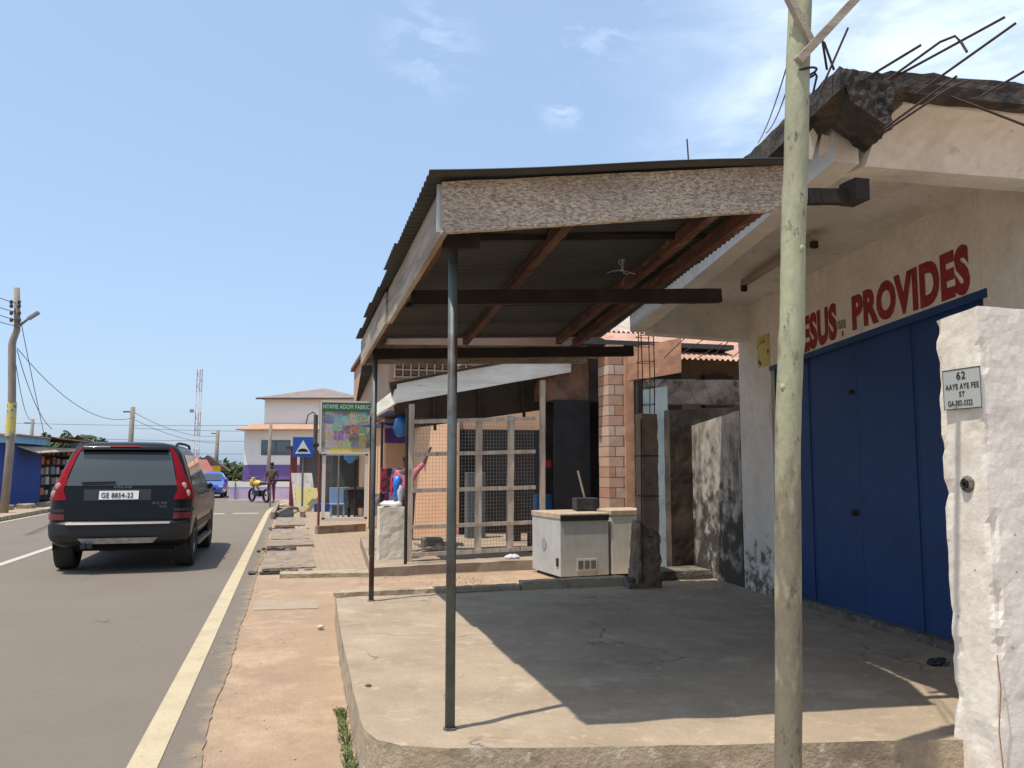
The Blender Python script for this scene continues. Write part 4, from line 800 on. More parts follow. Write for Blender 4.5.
def wheels(c, xs, ys, r, wd, dusty=tyre_m):
    for sx in (-1, 1):
        for y in ys:
            o = c.T @ Vector((sx * xs, y, r)); mb = MB(); h = wd / 2
            prof = [(-h * .8, r * .62), (-h, r * .8), (-h * .9, r * .96), (-h * .6, r), (h * .6, r), (h * .9, r * .96), (h, r * .8), (h * .8, r * .62)]
            rot = (c.T.to_3x3() @ Vector((1, 0, 0))); mb.wheel((0, 0, 0), prof, 28); mb.v = [o + c.T.to_3x3() @ v for v in mb.v]
            wh = mb.build('wheel', dusty, c.t, smooth='auto')
            mb = MB(); mb.wheel((0, 0, 0), [(sx * h * .55, .001), (sx * h * .6, r * .2), (sx * h * .35, r * .25), (sx * h * .45, r * .6), (sx * h * .78, r * .63)], 24)
            for k in range(5):
                a = k * 2 * pi / 5; mb.beam((sx * h * .6, 0, 0), (sx * h * .62, r * .6 * cos(a), r * .6 * sin(a)), .05, .03, up=(1, .01, 0))
            mb.v = [o + c.T.to_3x3() @ v for v in mb.v]; mb.build('rim', rim_m, wh, smooth='auto')
            mb = MB()      # wheel arch
            mb.wheel((0, 0, 0), [(sx * .0, r * 1.02), (sx * .018, r * 1.04), (sx * .018, r * 1.16), (0, r * 1.18)], 28); mb.wheel((0, 0, 0), [(-sx * .12, .01), (sx * .007, .01), (sx * .007, r * 1.1)], 28)
            oo = c.T @ Vector((sx * (c.w(r * 1.3) - .012), y, r * 1.02)); keep = [(v.z > -r * .35) for v in mb.v]
            mb.f = [f for f in mb.f if all(keep[i] for i in f)]; mb.mi = [0] * len(mb.f); mb.v = [oo + c.T.to_3x3() @ v for v in mb.v]
            mb.build('wheel_arch', flat('arch plastic', (.012, .012, .012), .7), c.t)
black_car = flat('black car paint', (.006, .006, .006), .3, 0, .22, .12)
glass_d = flat('dark car glass', (.02, .022, .024), .06, 0, .9, 1.0)
glass_s = flat('tinted rear glass', (.055, .06, .055), .12, 0, .6, .6)
red_l = flat('red lamp lens', (.22, .003, .006), .3, 0, .2, 0)
lamp_c = flat('clear lamp lens', (.5, .33, .3), .2, 0, .6, .5)
chrome = flat('satin chrome', (.13, .128, .12), .5, .4)
plastic = flat('dark bumper plastic', (.02, .02, .021), .55)
t = thing('black_suv', 'black SUV with tall red tail lamps driving away on the road, plate GE 8854-22', 'car', (-2.33, 12.9, 0), radians(0.5))
t.scale = (1, 1, 1.055); WM[t] = WM[t] @ Matrix.Diagonal((1, 1, 1.055, 1))
Wt = [(.34, .80), (.40, .89), (.5, .935), (.75, .955), (.98, .955), (1.08, .935), (1.15, .91), (1.4, .825), (1.62, .745), (1.70, .69), (1.745, .60), (1.775, .42), (1.785, .2)]
YRt = [(.34, .16), (.40, .06), (.5, .01), (.66, .0), (.70, .05), (.98, .075), (1.15, .11), (1.4, .21), (1.62, .32), (1.70, .36), (1.745, .42), (1.775, .6), (1.785, .9)]
YFt = [(.27, 4.6), (.36, 4.72), (.6, 4.78), (.85, 4.72), (1.0, 4.5), (1.06, 4.0), (1.12, 3.55), (1.4, 3.0), (1.62, 2.55), (1.70, 2.35), (1.745, 2.15), (1.785, 1.8)]
Rt = [(.27, .18), (.5, .24), (.98, .24), (1.15, .2), (1.62, .16), (1.745, .16), (1.785, .1)]
c = Car(t, Wt, YRt, YFt, Rt)
zs = [.34, .36, .40, .45, .5, .58, .66, .70, .76, .84, .92, .98, 1.03, 1.08, 1.12, 1.15, 1.2, 1.27, 1.34, 1.4, 1.48, 1.55, 1.62, 1.66, 1.70, 1.725, 1.745, 1.76, 1.775, 1.785]
c.body(zs, black_car)
fl = lambda z: c.w(z) - lerp_tab(Rt, z)
tg = c.patch('tailgate', black_car, .72, 1.16, lambda z: -fl(z) - .02, lambda z: fl(z) + .02, .012)
rg = c.patch('rear_window', glass_s, 1.17, 1.63, lambda z: -fl(z) - .03, lambda z: fl(z) + .03, .008)
mb = MB(); mb.beam(c.T @ c.rear(-.52, 1.205, .03), c.T @ c.rear(-.08, 1.215, .035), .018, .03); mb.build('wiper', black, rg)
for sg in (-1, 1):
    lo = c.patch('tail_lamp', red_l, .98, 1.26, lambda z: sg * (fl(z) + .03 - .06 * (z < 1.1) * 0 - max(0, (1.1 - z)) * .35), lambda z: sg * (fl(z) + .36 - max(0, z - 1.12) * 1.1), .016)
    c.patch('tail_lamp', red_l, 1.262, 1.70, lambda z: sg * (fl(z) + .045), lambda z: sg * (fl(z) + .20 - (z - 1.26) * .27), .012)
    for zz, ss in ((1.16, .12), (1.06, .17)):
        mb = MB(); q = c.rear(sg * (fl(zz) + ss), zz, .02); mb.sphere((0, .006, 0), .05, 14, 8, (.8, .2, 1)); mb.v = [c.T @ (q + v) for v in mb.v]; mb.build('lens', lamp_c, lo, smooth=True)
    c.patch('bumper_reflector', flat('dull red', (.16, .01, .012), .3), .72, .80, lambda z: sg * (fl(z) + .0), lambda z: sg * (fl(z) + .26), .02)
    c.patch('bumper_strip', plastic, .82, .86, lambda z: sg * (fl(z) - .0), lambda z: sg * (fl(z) + .3), .03)
    c.side('side_window', glass_d, sg, ((.62, 1.17), (2.0, 1.16), (1.95, 1.6), (.8, 1.6)))
    c.side('side_window', glass_d, sg, ((2.05, 1.16), (3.05, 1.15), (2.55, 1.6), (2.0, 1.6)))
    c.side('door_trim', plastic, sg, ((.95, .52), (3.6, .52), (3.6, .62), (.95, .62)), .014)
    for y in (1.95, 2.95): c.side('door_gap', black, sg, ((y, .5), (y + .012, .5), (y + .012, 1.15), (y, 1.15)), .003)
    for y in (1.75, 2.75): mb = MB(); q = Vector((sg * (c.w(1.0) + .03), y, 1.02)); mb.beam(c.T @ q, c.T @ (q + Vector((0, -.2, 0))), .02, .03); mb.build('door_handle', black_car, t, bevel=.006)
    mb = MB(); mb.sphere((0, 0, 0), .085, 12, 8, (.7, .5, .6)); q = Vector((sg * .94, 3.3, 1.10)); mb.v = [c.T @ (q + v) for v in mb.v]; mb.build('wing_mirror', black_car, t, smooth=True)
    mb = MB(); mb.tube([c.T @ Vector((sg * .66, y, z)) for y, z in ((.55, 1.70), (.66, 1.745), (.9, 1.765), (1.8, 1.77), (2.35, 1.755), (2.45, 1.70))], .02, 8); mb.build('roof_rail', black, t, smooth=True)
    mb = MB(); mb.beam(c.T @ Vector((sg * .93, 1.1, .3)), c.T @ Vector((sg * .93, 3.5, .3)), .12, .05); mb.build('side_step', chrome, t, bevel=.01)
c.patch('roof_spoiler', black_car, 1.66, 1.71, lambda z: -fl(z) - .02, lambda z: fl(z) + .02, .10, thick=.14)
c.patch('high_brake_lamp', red_l, 1.70, 1.712, -.2, .2, .112)
bp = c.patch('bumper', plastic, .43, .655, lambda z: -fl(z) - .3, lambda z: fl(z) + .3, .012)
c.patch('chrome_strip', chrome, .655, .685, lambda z: -fl(z) + .03, lambda z: fl(z) - .03, .05)
c.patch('skid_plate', M('scuffed aluminium', (.45, .44, .41), (.3, .29, .27), 8, rough=.5, metal=.4), .40, .475, lambda z: -.42 - (z - .36) * .9, lambda z: .42 + (z - .36) * .9, .045)
for k in (0, 1):
    mb = MB(); mb.tube([c.T @ Vector((-.44 + .085 * k, -.03, .375)), c.T @ Vector((-.44 + .085 * k, .3, .385))], .038, 12); mb.build('exhaust_tip', flat('sooty pipe', (.05, .05, .05), .4, .7), t, smooth='auto')
mb = MB(); mb.v = []; mb.box((-.72, .6, .26), (.72, 4.2, .36)); mb.v = [c.T @ v for v in mb.v]; mb.build('underbody', black, t)
npm = flat('plate white', (.72, .7, .66), .5)
def RP(u, z, o): return c.T @ c.rear(u, z, o)
hollow = c.patch('plate_recess', plastic, .97, 1.12, -.48, .40, .014, par=tg)
pl_ = MB(); pl_.hexa([RP(-.28, .985, .02) , RP(.24, .985, .02), RP(.24, .985, .03), RP(-.28, .985, .03), RP(-.28, 1.10, .02), RP(.24, 1.10, .02), RP(.24, 1.10, .03), RP(-.28, 1.10, .03)])
o = pl_.build('number_plate', npm, tg)
text_obj('GE 8854-22', lambda u, v, w_: RP(-.25 + .42 * u, 1.01 + .068 * v, .031 + w_), 'lettering', flat('ink', (.02, .02, .02), .6), o, offset=.02, spacing=1.1)
text_obj('VOLVO', lambda u, v, w_: RP(-.10 + .24 * u, 1.135 + .028 * v, .016 + w_), 'lettering', chrome, tg, offset=.03, spacing=1.4)
text_obj('XC90', lambda u, v, w_: RP(.42 + .2 * u, .915 + .035 * v, .016 + w_), 'lettering', chrome, tg, offset=.01, spacing=1.2)
text_obj('AWD', lambda u, v, w_: RP(.52 + .1 * u, .87 + .028 * v, .016 + w_), 'lettering', chrome, tg, offset=.01, spacing=1.2)
wheels(c, .815, (.88, 3.8), .375, .285)
# blue oncoming car
t = thing('blue_car', 'small blue car with a yellow number plate coming round the bend', 'car', (atY(217, 497, 48).x, 46, 0), radians(180))
t.scale = (.86, .86, .86); WM[t] = WM[t] @ Matrix.Diagonal((.86, .86, .86, 1))
Wb = [(.2, .7), (.3, .78), (.6, .82), (.85, .82), (.95, .78), (1.15, .68), (1.35, .58), (1.42, .5), (1.45, .3)]
YRb = [(.2, .15), (.3, .05), (.6, 0), (.9, .1), (.98, .35), (1.35, .8), (1.45, 1.1)]
YFb = [(.2, 3.7), (.3, 3.85), (.55, 3.9), (.75, 3.8), (.88, 3.2), (.95, 2.8), (1.35, 2.05), (1.45, 1.8)]
c = Car(t, Wb, YRb, YFb, [(.2, .2), (.9, .2), (1.45, .12)])
blue_car = flat('blue car paint', (.02, .08, .42), .3, 0, .5, 1)
c.body([.2, .25, .3, .4, .5, .6, .7, .75, .8, .85, .88, .91, .95, 1.05, 1.15, 1.25, 1.35, 1.4, 1.43, 1.45], blue_car)
def cbox(name, a, b, m): mb = MB(); mb.box(a, b); mb.v = [c.T @ v for v in mb.v]; return mb.build(name, m, t, bevel=.01)
mb = MB(); mb.grid(lambda u, v: c.T @ Vector(((u - .5) * 2 * (.66 - .14 * v), 2.83 - .72 * v, .98 + .36 * v)), 6, 4); mb.build('windscreen', glass_d, t, smooth=True)
for sg in (-1, 1):
    cbox('headlight', (sg * .66 - .12, 3.80, .60), (sg * .66 + .12, 3.86, .72), flat('headlamp glass', (.6, .6, .62), .15))
    c.side('side_window', glass_d, sg, ((.7, .98), (2.6, .97), (2.0, 1.32), (1.0, 1.32)))
    mb = MB(); mb.sphere(c.T @ Vector((sg * .86, 2.55, 1.0)), .1, 8, 6); mb.build('wing_mirror', blue_car, t, smooth=True)
cbox('grille', (-.42, 3.90, .48), (.42, 3.93, .60), black)
cbox('number_plate', (-.26, 3.95, .36), (.26, 3.97, .47), flat('plate yellow', (.75, .5, .04), .5))
cbox('lower_intake', (-.5, 3.86, .22), (.5, 3.92, .33), black)
wheels(c, .70, (.75, 3.15), .29, .19)
# ================================================================== PEOPLE
SKIN = flat('dark brown skin', (.07, .035, .022), .6)
def person(label, loc, rz, h=1.7, shirt=(.3, .1, .1), trousers=(.05, .05, .1), pose='stand', arm_up=False, group=None, shirt_mat=None):
    t = thing('person', label, 'person', loc, rz); T = WM[t]; k = h / 1.75
    J = dict(pel=(0, 0, .95), sp=(0, 0, 1.15), ch=(0, -.01, 1.35), nk=(0, -.01, 1.48), hd=(0, .02, 1.57), ht=(0, .02, 1.68))
    for s_, sg in (('l', -1), ('r', 1)):
        J['hip' + s_] = (sg * .1, 0, .9); J['kn' + s_] = (sg * .11, .02, .5); J['an' + s_] = (sg * .11, -.02, .08); J['to' + s_] = (sg * .12, .14, .03)
        J['sh' + s_] = (sg * .19, -.01, 1.4); J['el' + s_] = (sg * .26, -.02, 1.13); J['wr' + s_] = (sg * .25, .1, .9); J['ha' + s_] = (sg * .24, .14, .82)
    if pose == 'sit':
        for s_, sg in (('l', -1), ('r', 1)): J['kn' + s_] = (sg * .14, .42, .93); J['an' + s_] = (sg * .14, .40, .5); J['to' + s_] = (sg * .14, .55, .46); J['wr' + s_] = (sg * .16, .25, 1.0); J['ha' + s_] = (sg * .14, .32, .99)
        J = {a: (b[0], b[1], b[2] - .43) for a, b in J.items()}
    if arm_up: J['elr'] = (.36, .08, 1.6); J['wrr'] = (.46, .12, 1.85); J['har'] = (.5, .13, 1.95)
    Rr = dict(pel=.125, sp=.115, ch=.135, nk=.052, hd=.085, ht=.075, hip=.085, kn=.056, an=.038, to=.035, sh=.06, el=.042, wr=.028, ha=.034)
    E_ = [('pel', 'sp'), ('sp', 'ch'), ('ch', 'nk'), ('nk', 'hd'), ('hd', 'ht')]
    for s_ in 'lr': E_ += [('pel', 'hip' + s_), ('hip' + s_, 'kn' + s_), ('kn' + s_, 'an' + s_), ('an' + s_, 'to' + s_), ('ch', 'sh' + s_), ('sh' + s_, 'el' + s_), ('el' + s_, 'wr' + s_), ('wr' + s_, 'ha' + s_)]
    def skin(keys, edges, grow, name, mat, par):
        me = bpy.data.meshes.new(name); idx = {a: i for i, a in enumerate(keys)}
        me.from_pydata([Vector(J[a]) * k for a in keys], [(idx[a], idx[b]) for a, b in edges], [])
        o = bpy.data.objects.new('tmp', me); COL.objects.link(o); o.modifiers.new('s', 'SKIN')
        for a, i in idx.items():
            r = Rr.get(a, Rr.get(a[:-1])) * k * grow; me.skin_vertices[0].data[i].radius = (r, r)
        me.skin_vertices[0].data[0].use_root = True
        sd = o.modifiers.new('d', 'SUBSURF'); sd.levels = 2; sd.render_levels = 2
        dg = bpy.context.evaluated_depsgraph_get(); dg.update(); nm = bpy.data.meshes.new_from_object(o.evaluated_get(dg)); bpy.data.objects.remove(o)
        nm.name = name; nm.materials.clear(); nm.materials.append(mat); nm.polygons.foreach_set('use_smooth', [True] * len(nm.polygons))
        q = bpy.data.objects.new(name, nm); COL.objects.link(q); q.parent = par; WM[q] = WM[par]; return q
    b = skin(list(J), E_, 1.0, 'body', SKIN, t)
    sm = shirt_mat or flat('shirt' + str(shirt), shirt, .85)
    skin(['pel', 'sp', 'ch', 'shl', 'ell', 'shr', 'elr'], [('pel', 'sp'), ('sp', 'ch'), ('ch', 'shl'), ('shl', 'ell'), ('ch', 'shr'), ('shr', 'elr')], 1.22, 'shirt', sm, b)
    skin(['pel', 'hipl', 'knl', 'anl', 'hipr', 'knr', 'anr'], [('pel', 'hipl'), ('hipl', 'knl'), ('knl', 'anl'), ('pel', 'hipr'), ('hipr', 'knr'), ('knr', 'anr')], 1.2, 'trousers', flat('trousers' + str(trousers), trousers, .85), b)
    mb = MB(); H = Vector(J['ht']) * k; mb.sphere(T @ (H + Vector((0, -.015, .01))), .095 * k, 12, 8, (.95, 1.0, .85)); mb.build('hair', flat('hair', (.01, .009, .008), .9), b, smooth=True)
    return t
person('person in a dark top with a strap and maroon trousers walking by the motorbike', (-.74, 36.8, 0), radians(160), 1.68, (.08, .06, .04), (.16, .03, .07))
striped = bpy.data.materials.new('striped shirt'); striped.use_nodes = True
n = striped.node_tree.nodes; wv = n.new('ShaderNodeTexWave'); wv.bands_direction = 'Z'; wv.inputs['Scale'].default_value = 3.2; tcn = n.new('ShaderNodeTexCoord'); striped.node_tree.links.new(tcn.outputs['Object'], wv.inputs[0])
cr = n.new('ShaderNodeValToRGB'); cr.color_ramp.interpolation = 'CONSTANT'; cr.color_ramp.elements[0].color = (.03, .035, .06, 1); cr.color_ramp.elements[1].color = (.7, .7, .7, 1); cr.color_ramp.elements[1].position = .5
striped.node_tree.links.new(wv.outputs[0], cr.inputs[0]); striped.node_tree.links.new(cr.outputs[0], n['Principled BSDF'].inputs['Base Color'])
person('person in a dark and white striped shirt beside the roadside stall behind the SUV', tuple(atZ(66, 505, .05)), radians(-60), 1.62, pose='stand', shirt_mat=striped)
person('person in a pink shirt with one arm raised behind the wire mesh', (2.03, 15.0, .2), radians(-15), 1.5, (.55, .14, .18), (.06, .04, .05), arm_up=True)
# motorbike
t = thing('motorbike', 'motorbike with yellow tank parked at the road bend beside the walking person', 'motorbike', (-1.25, 37.2, 0), radians(30)); T = WM[t]
def tb(name, fn, m, par=t, sm='auto'): mb = MB(); fn(mb); mb.v = [T @ v for v in mb.v]; return mb.build(name, m, par, smooth=sm)
for y in (-.62, .62): tb('wheel', lambda mb: mb.wheel((0, y, .3), [(-.04, .22), (-.05, .27), (0, .3), (.05, .27), (.04, .22)], 20), tyre_m)
tb('frame', lambda mb: (mb.tube([(0, -.62, .3), (0, -.1, .45), (0, .4, .8), (0, .62, .3)], .03, 6), mb.box((-.13, -.2, .25), (.13, .25, .5))), black)
tb('tank', lambda mb: mb.sphere((0, .15, .8), .2, 12, 8, (.8, 1.4, .7)), flat('yellow paint', (.6, .42, .06), .4))
tb('seat', lambda mb: mb.sphere((0, -.35, .8), .15, 10, 6, (.9, 2.2, .45)), black)
tb('handlebar', lambda mb: mb.tube([(-.35, .35, 1.05), (-.15, .45, 1.0), (.15, .45, 1.0), (.35, .35, 1.05)], .018, 6), black)
tb('fairing', lambda mb: mb.sphere((0, .55, .85), .16, 10, 8, (1, .7, 1.3)), flat('yellow paint', (.6, .42, .06), .4))
# ================================================================== ROADSIDE SIGNS (right side)
t = thing('hump_sign', 'square blue sign with a white triangle and black hump on a thin post', 'traffic sign', (.42, 28.5, 0))
A = atY(303, 447, 28.5); mb = MB(); mb.tube([(A.x + .02, 28.52, 0), (A.x, 28.52, A.z + .25)], .035, 8); mb.build('post', M('grey post', (.2, .2, .19), (.15, .15, .14), 4), t)
h = .33; mb = MB(); mb.box((A.x - h, 28.46, A.z - h), (A.x + h, 28.48, A.z + h)); pn = mb.build('panel', flat('sign blue', (.02, .09, .4), .45), t, bevel=.004)
mb = MB(); mb.add([(A.x - .25, 28.452, A.z - .22), (A.x + .25, 28.452, A.z - .22), (A.x, 28.452, A.z + .23), (A.x - .25, 28.457, A.z - .22), (A.x + .25, 28.457, A.z - .22), (A.x, 28.457, A.z + .23)], [(0, 1, 2), (5, 4, 3), (0, 3, 4, 1), (1, 4, 5, 2), (2, 5, 3, 0)]); mb.build('white_triangle', flat('sign white', (.75, .75, .72), .5), pn)
mb = MB(); hp = [(A.x + .17 * cos(a), 28.448, A.z - .16 + .11 * sin(a)) for a in [pi * i / 12 for i in range(13)]]; mb.add(hp + [(x, y + .003, z) for x, y, z in hp], [tuple(range(13)), tuple(range(13, 26))[::-1]]); mb.build('hump_symbol', black, pn)
# leaning boards
for (x0, x1, y0, y1, Y, cm, lb) in ((294, 316, 473, 508, 29.2, M('white board paint', (.68, .66, .58), (.55, .52, .45), 3, c3=(.35, .12, .1), sc3=14, lo3=.6, hi3=.62), 'tall white handwritten board leaning behind the yellow one'),
                                    (297, 321, 488, 514, 28.6, M('yellow board paint', (.66, .54, .2), (.6, .5, .28), 3, c3=(.3, .12, .08), sc3=12, lo3=.62, hi3=.64), 'pale yellow advertising board leaning under the blue sign')):
    a = atY(x0, y1, Y); b = atY(x1, y1, Y); c_ = atY(x1 - 4, y0, Y + .25); d = atY(x0 - 3, y0, Y + .25)
    a.z = max(a.z, .04); b.z = max(b.z, .04); e = Vector((0, .04, 0)); mb = MB(); mb.hexa([a, b, b + e, a + e, d, c_, c_ + e, d + e])
    tag(mb.build('notice_board', cm, loc=a), lb, 'board')
mb = MB(); a = atY(314, 514, 28.3); mb.box((a.x, 28.2, .03), (a.x + .5, 28.5, .3)); tag(mb.build('blue_crate', flat('crate blue', (.03, .05, .25), .6), loc=(a.x, 28.2, .03), bevel=.02), 'low dark blue crate beside the yellow board', 'crate')
# fabric billboard
t = thing('fabric_billboard', 'framed upright billboard of a fabric shop with a green headline, open white frame below', 'billboard', (1.25, 20.3, 0))
BY = 20.3
def q(x, y, o=0): p = atY(x, y, BY - o); return p
xl, xr = q(320, 450).x, q(371, 450).x; zt, zm, z2, zb = q(345, 402).z, q(345, 453).z, q(345, 452).z, q(345, 519).z
mb = MB(); mb.tube([(xl, BY, 0), (xl, BY, zt)], .03, 8); mb.build('post', M('rust red post', (.2, .06, .04), (.14, .05, .035), 4), t)
mb = MB(); mb.tube([(xr, BY, 0), (xr, BY, zt)], .03, 8); mb.build('post', M('rust red post', (.2, .06, .04), (.14, .05, .035), 4), t)
wm = flat('white frame', (.66, .64, .58), .5)
mb = MB()
for a, b in (((xl + .07, z2 - .04), (xr - .07, z2 - .04)), ((xl + .07, zb), (xr - .07, zb)), ((xl + .1, z2), (xl + .1, zb)), ((xr - .1, z2), (xr - .1, zb))): mb.beam((a[0], BY - .02, a[1]), (b[0], BY - .02, b[1]), .08, .08, up=(0, 1, 0))
mb.build('lower_frame', wm, t)
pn = MB(); pn.box((xl, BY - .05, zm), (xr, BY - .02, zt)); pn = pn.build('panel', flat('panel backing', (.5, .5, .45), .5), t)
mb = MB(); 
for a, b in (((xl, zt), (xr, zt)), ((xl, zm), (xr, zm)), ((xl, zt), (xl, zm)), ((xr, zt), (xr, zm))): mb.beam((a[0], BY - .07, a[1]), (b[0], BY - .07, b[1]), .045, .04, up=(0, 1, 0))
mb.build('panel_frame', wm, pn)
coll = bpy.data.materials.new('fabric collage'); coll.use_nodes = True; n = coll.node_tree.nodes; l = coll.node_tree.links
tcn = n.new('ShaderNodeTexCoord'); vo = n.new('ShaderNodeTexVoronoi'); vo.distance = 'CHEBYCHEV'; vo.inputs['Scale'].default_value = 5; vo.inputs['Randomness'].default_value = .35; l.new(tcn.outputs['Object'], vo.inputs['Vector'])
vo2 = n.new('ShaderNodeTexVoronoi'); vo2.inputs['Scale'].default_value = 26; l.new(tcn.outputs['Object'], vo2.inputs['Vector'])
mx = n.new('ShaderNodeMix'); mx.data_type = 'RGBA'; mx.inputs[0].default_value = .4; l.new(vo.outputs['Color'], mx.inputs[6]); l.new(vo2.outputs['Color'], mx.inputs[7])
hs = n.new('ShaderNodeHueSaturation'); hs.inputs['Saturation'].default_value = .85; hs.inputs['Value'].default_value = .62; l.new(mx.outputs[2], hs.inputs['Color']); l.new(hs.outputs[0], n['Principled BSDF'].inputs['Base Color'])
H = zt - zm; Wd = xr - xl
mb = MB(); mb.box((xl + .03, BY - .056, zm + H * .1), (xr - .03, BY - .051, zt - H * .2)); mb.build('picture_area', coll, pn)
mb = MB(); mb.box((xl + .03, BY - .056, zt - H * .2), (xr - .03, BY - .0515, zt - .02)); gh = mb.build('green_header', flat('sign green', (.03, .25, .07), .5), pn)
mb = MB(); mb.box((xl + .22, BY - .058, zm + H * .02), (xr - .22, BY - .0525, zm + H * .09)); mb.build('yellow_footer', flat('sign yellow', (.6, .5, .1), .5), pn)
text_obj('NYAME ADOM FABRIC', lambda u, v, w_: Vector((xl + .05 + (Wd - .1) * u, BY - .058 - w_, zt - H * .135 + H * .085 * v)), 'lettering', flat('sign white', (.75, .75, .72), .5), gh, offset=.03, spacing=1.08)
mb = MB(); mb.beam(q(344, 426, .12), q(382, 417, .12), .03, .05, up=(0, 1, 0)); mb.build('loose_lath', timber_post, pn)
# concrete kerb piece
mb = MB(); mb.hexa([(.62, 18.9, .03), (1.72, 19.5, .03), (1.66, 19.7, .03), (.56, 19.1, .03), (.62, 18.9, .2), (1.72, 19.5, .2), (1.66, 19.7, .2), (.56, 19.1, .2)]); tag(mb.rough(.015, 5, .08).build('kerb_stone', slab_m, loc=(1.1, 19.3, 0)), 'loose concrete kerb stone lying at the foot of the fabric billboard', 'kerb stone')
# ================================================================== FAR RIGHT SHOPS
wz = M('grey zinc', (.2, .2, .19), (.14, .14, .14), 2, c3=(.2, .12, .08), sc3=4, rough=.6)
t = thing('grey_kiosk', 'grey zinc sheet kiosk with red corner posts behind the blue hump sign', 'kiosk', (.5, 31, 0))
mb = MB(); mb.box((.35, 31.2, .05), (2.0, 33.5, 2.1)); mb.build('wall', wz, t)
mb = MB(); mb.slab([(-.15, 30.4), (2.1, 30.4), (2.1, 33.9), (-.15, 33.9)], lambda x, y: 2.1 + .12 * (x + .6), lambda x, y: 2.16 + .12 * (x + .6)); mb.build('roof', sheet_dark, t)
for x, y, ww_ in ((.0, 30.6, .24), (.36, 30.9, .08)): mb = MB(); mb.box((x, y, 0), (x + ww_, y + .1, 2.15)); mb.build('post', M('red post paint', (.3, .06, .045), (.22, .05, .04), 4), t)
t = thing('dark_stall', 'dark open stall with hanging goods behind the fabric billboard', 'stall', (2.2, 25, 0))
mb = MB(); mb.box((1.25, 26.0, .03), (4.6, 26.1, 2.7)); mb.build('back_wall', M('dark teal panel', (.06, .075, .075), (.09, .1, .1), 2), t)
mb = MB(); mb.box((1.1, 23.0, 2.62), (4.6, 26.4, 2.7)); mb.build('roof', sheet_dark, t)
for x in (1.3, 1.75, 2.3): mb = MB(); mb.tube([(x, 23.4, .03), (x, 23.4, 2.62)], .03, 6); mb.build('post', timber_dark if x > 1.5 else wz, t)
t = thing('black_table', 'black barrow table standing in front of the dark stall', 'table', (2.0, 24, 0))
mb = MB(); mb.box((1.6, 23.9, .35), (2.3, 24.5, .85)); mb.build('body', M('dark cart', (.05, .055, .06), (.03, .03, .03), 4), t, bevel=.01)
mb = MB(); mb.box((1.5, 23.85, .86), (2.4, 24.55, .92)); mb.build('top', wz, t)
for x, y in ((1.65, 23.95), (2.25, 23.95), (1.65, 24.45), (2.25, 24.45)): mb = MB(); mb.beam((x, y, .03), (x, y, .35), .05, .05, up=(0, 1, 0)); mb.build('leg', timber_dark, t)
# blue chair + bags
t = thing('plastic_chair', 'pale blue plastic chair beside the black barrow table', 'chair', (1.35, 24, 0)); pb = flat('chair blue', (.2, .33, .5), .5)
mb = MB(); mb.box((1.1, 23.8, .44), (1.5, 24.2, .48)); mb.build('seat', pb, t, bevel=.01)
mb = MB(); mb.box((1.1, 24.18, .48), (1.5, 24.22, .92)); mb.build('backrest', pb, t, bevel=.01)
for x in (1.12, 1.46):
    for y in (23.82, 24.16): mb = MB(); mb.box((x, y, .03), (x + .04, y + .04, .44)); mb.build('leg', pb, t)
bag('plastic_bag', (1.62, 23.3, 1.85), .2, (.04, .22, .55), 'bright blue bag hanging from the dark stall roof', (1, .6, 1.2))
bag('plastic_bag', (2.45, 22.5, .95), .22, (.5, .48, .5), 'pale bundle of cloth on the table by the billboard', (1, .8, .9))
mb = MB(); mb.box((2.3, 22.2, .03), (2.9, 22.8, .75)); tag(mb.rough(.02, 3, .12).build('cloth_table', M('brown grey cloth', (.2, .16, .14), (.14, .11, .1), 5), loc=(2.6, 22.5, 0)), 'cloth covered table to the right of the billboard frame', 'table')
cols = [(.25, .03, .04), (.05, .05, .06), (.3, .2, .25), (.04, .08, .25), (.35, .3, .3), (.03, .03, .03), (.2, .05, .2)]
for i in range(7):
    x = 1.62 + (i % 4) * .13; z = 1.25 if i < 4 else .75; y = 15.4 + .3 * i
    mb = MB(); mb.box((x, y, z - .22), (x + .1, y + .12, z + .22)); tag(mb.rough(.02, 8, .06).build('hanging_garment', flat('cloth%d' % i, cols[i], .9), loc=(x, y, z)), ('dark red', 'black', 'mauve', 'navy', 'pale pink', 'charcoal', 'purple')[i] + ' garment hanging in the ' + ('upper' if i < 4 else 'lower') + ' row left of the peach wall', 'clothes', 'clothes hanging by the peach wall')
for x, y in ((1.45, 15.0), (1.75, 16.6)): mb = MB(); mb.tube([(x, y, 0), (x, y, 2.4)], .03, 6); tag(mb.build('thin_post', timber_dark, loc=(x, y, 0)), 'thin dark post holding the blue tarpaulin, ' + ('nearer one' if y < 16 else 'farther one'), 'post')
# ================================================================== FAR WHITE AND PURPLE HOUSE, WALL
ww = M('white house paint', (.88, .85, .77), (.84, .8, .71), 1.5, .4, .7, bump=.1)
pur = M('purple house paint', (.2, .13, .36), (.16, .1, .3), 1.5, .4, .7, bump=.1)
lil = M('lilac wall paint', (.52, .42, .62), (.62, .52, .68), 1.2, .4, .65, (.3, .22, .4), 2.5, .62, .72, bump=.1)
t = thing('white_purple_house', 'two storey white house with a purple base and brown hipped roof at the road end', 'house', (1, 52, 0))
house_t = t
HY = 52
z = lambda y: atY(280, y, HY).z
Xl, Xr = atY(240, 470, HY).x, 6.5
mb = MB(); mb.box((Xl, HY, z(465)), (Xr, HY + 9, z(430))); mb.build('wall', ww, t)
mb = MB(); mb.box((Xl - .02, HY - .03, -.1), (Xr, HY + 9, z(465) + .01)); mb.build('purple_base', pur, t)
Xu = atY(257, 410, HY + 1).x
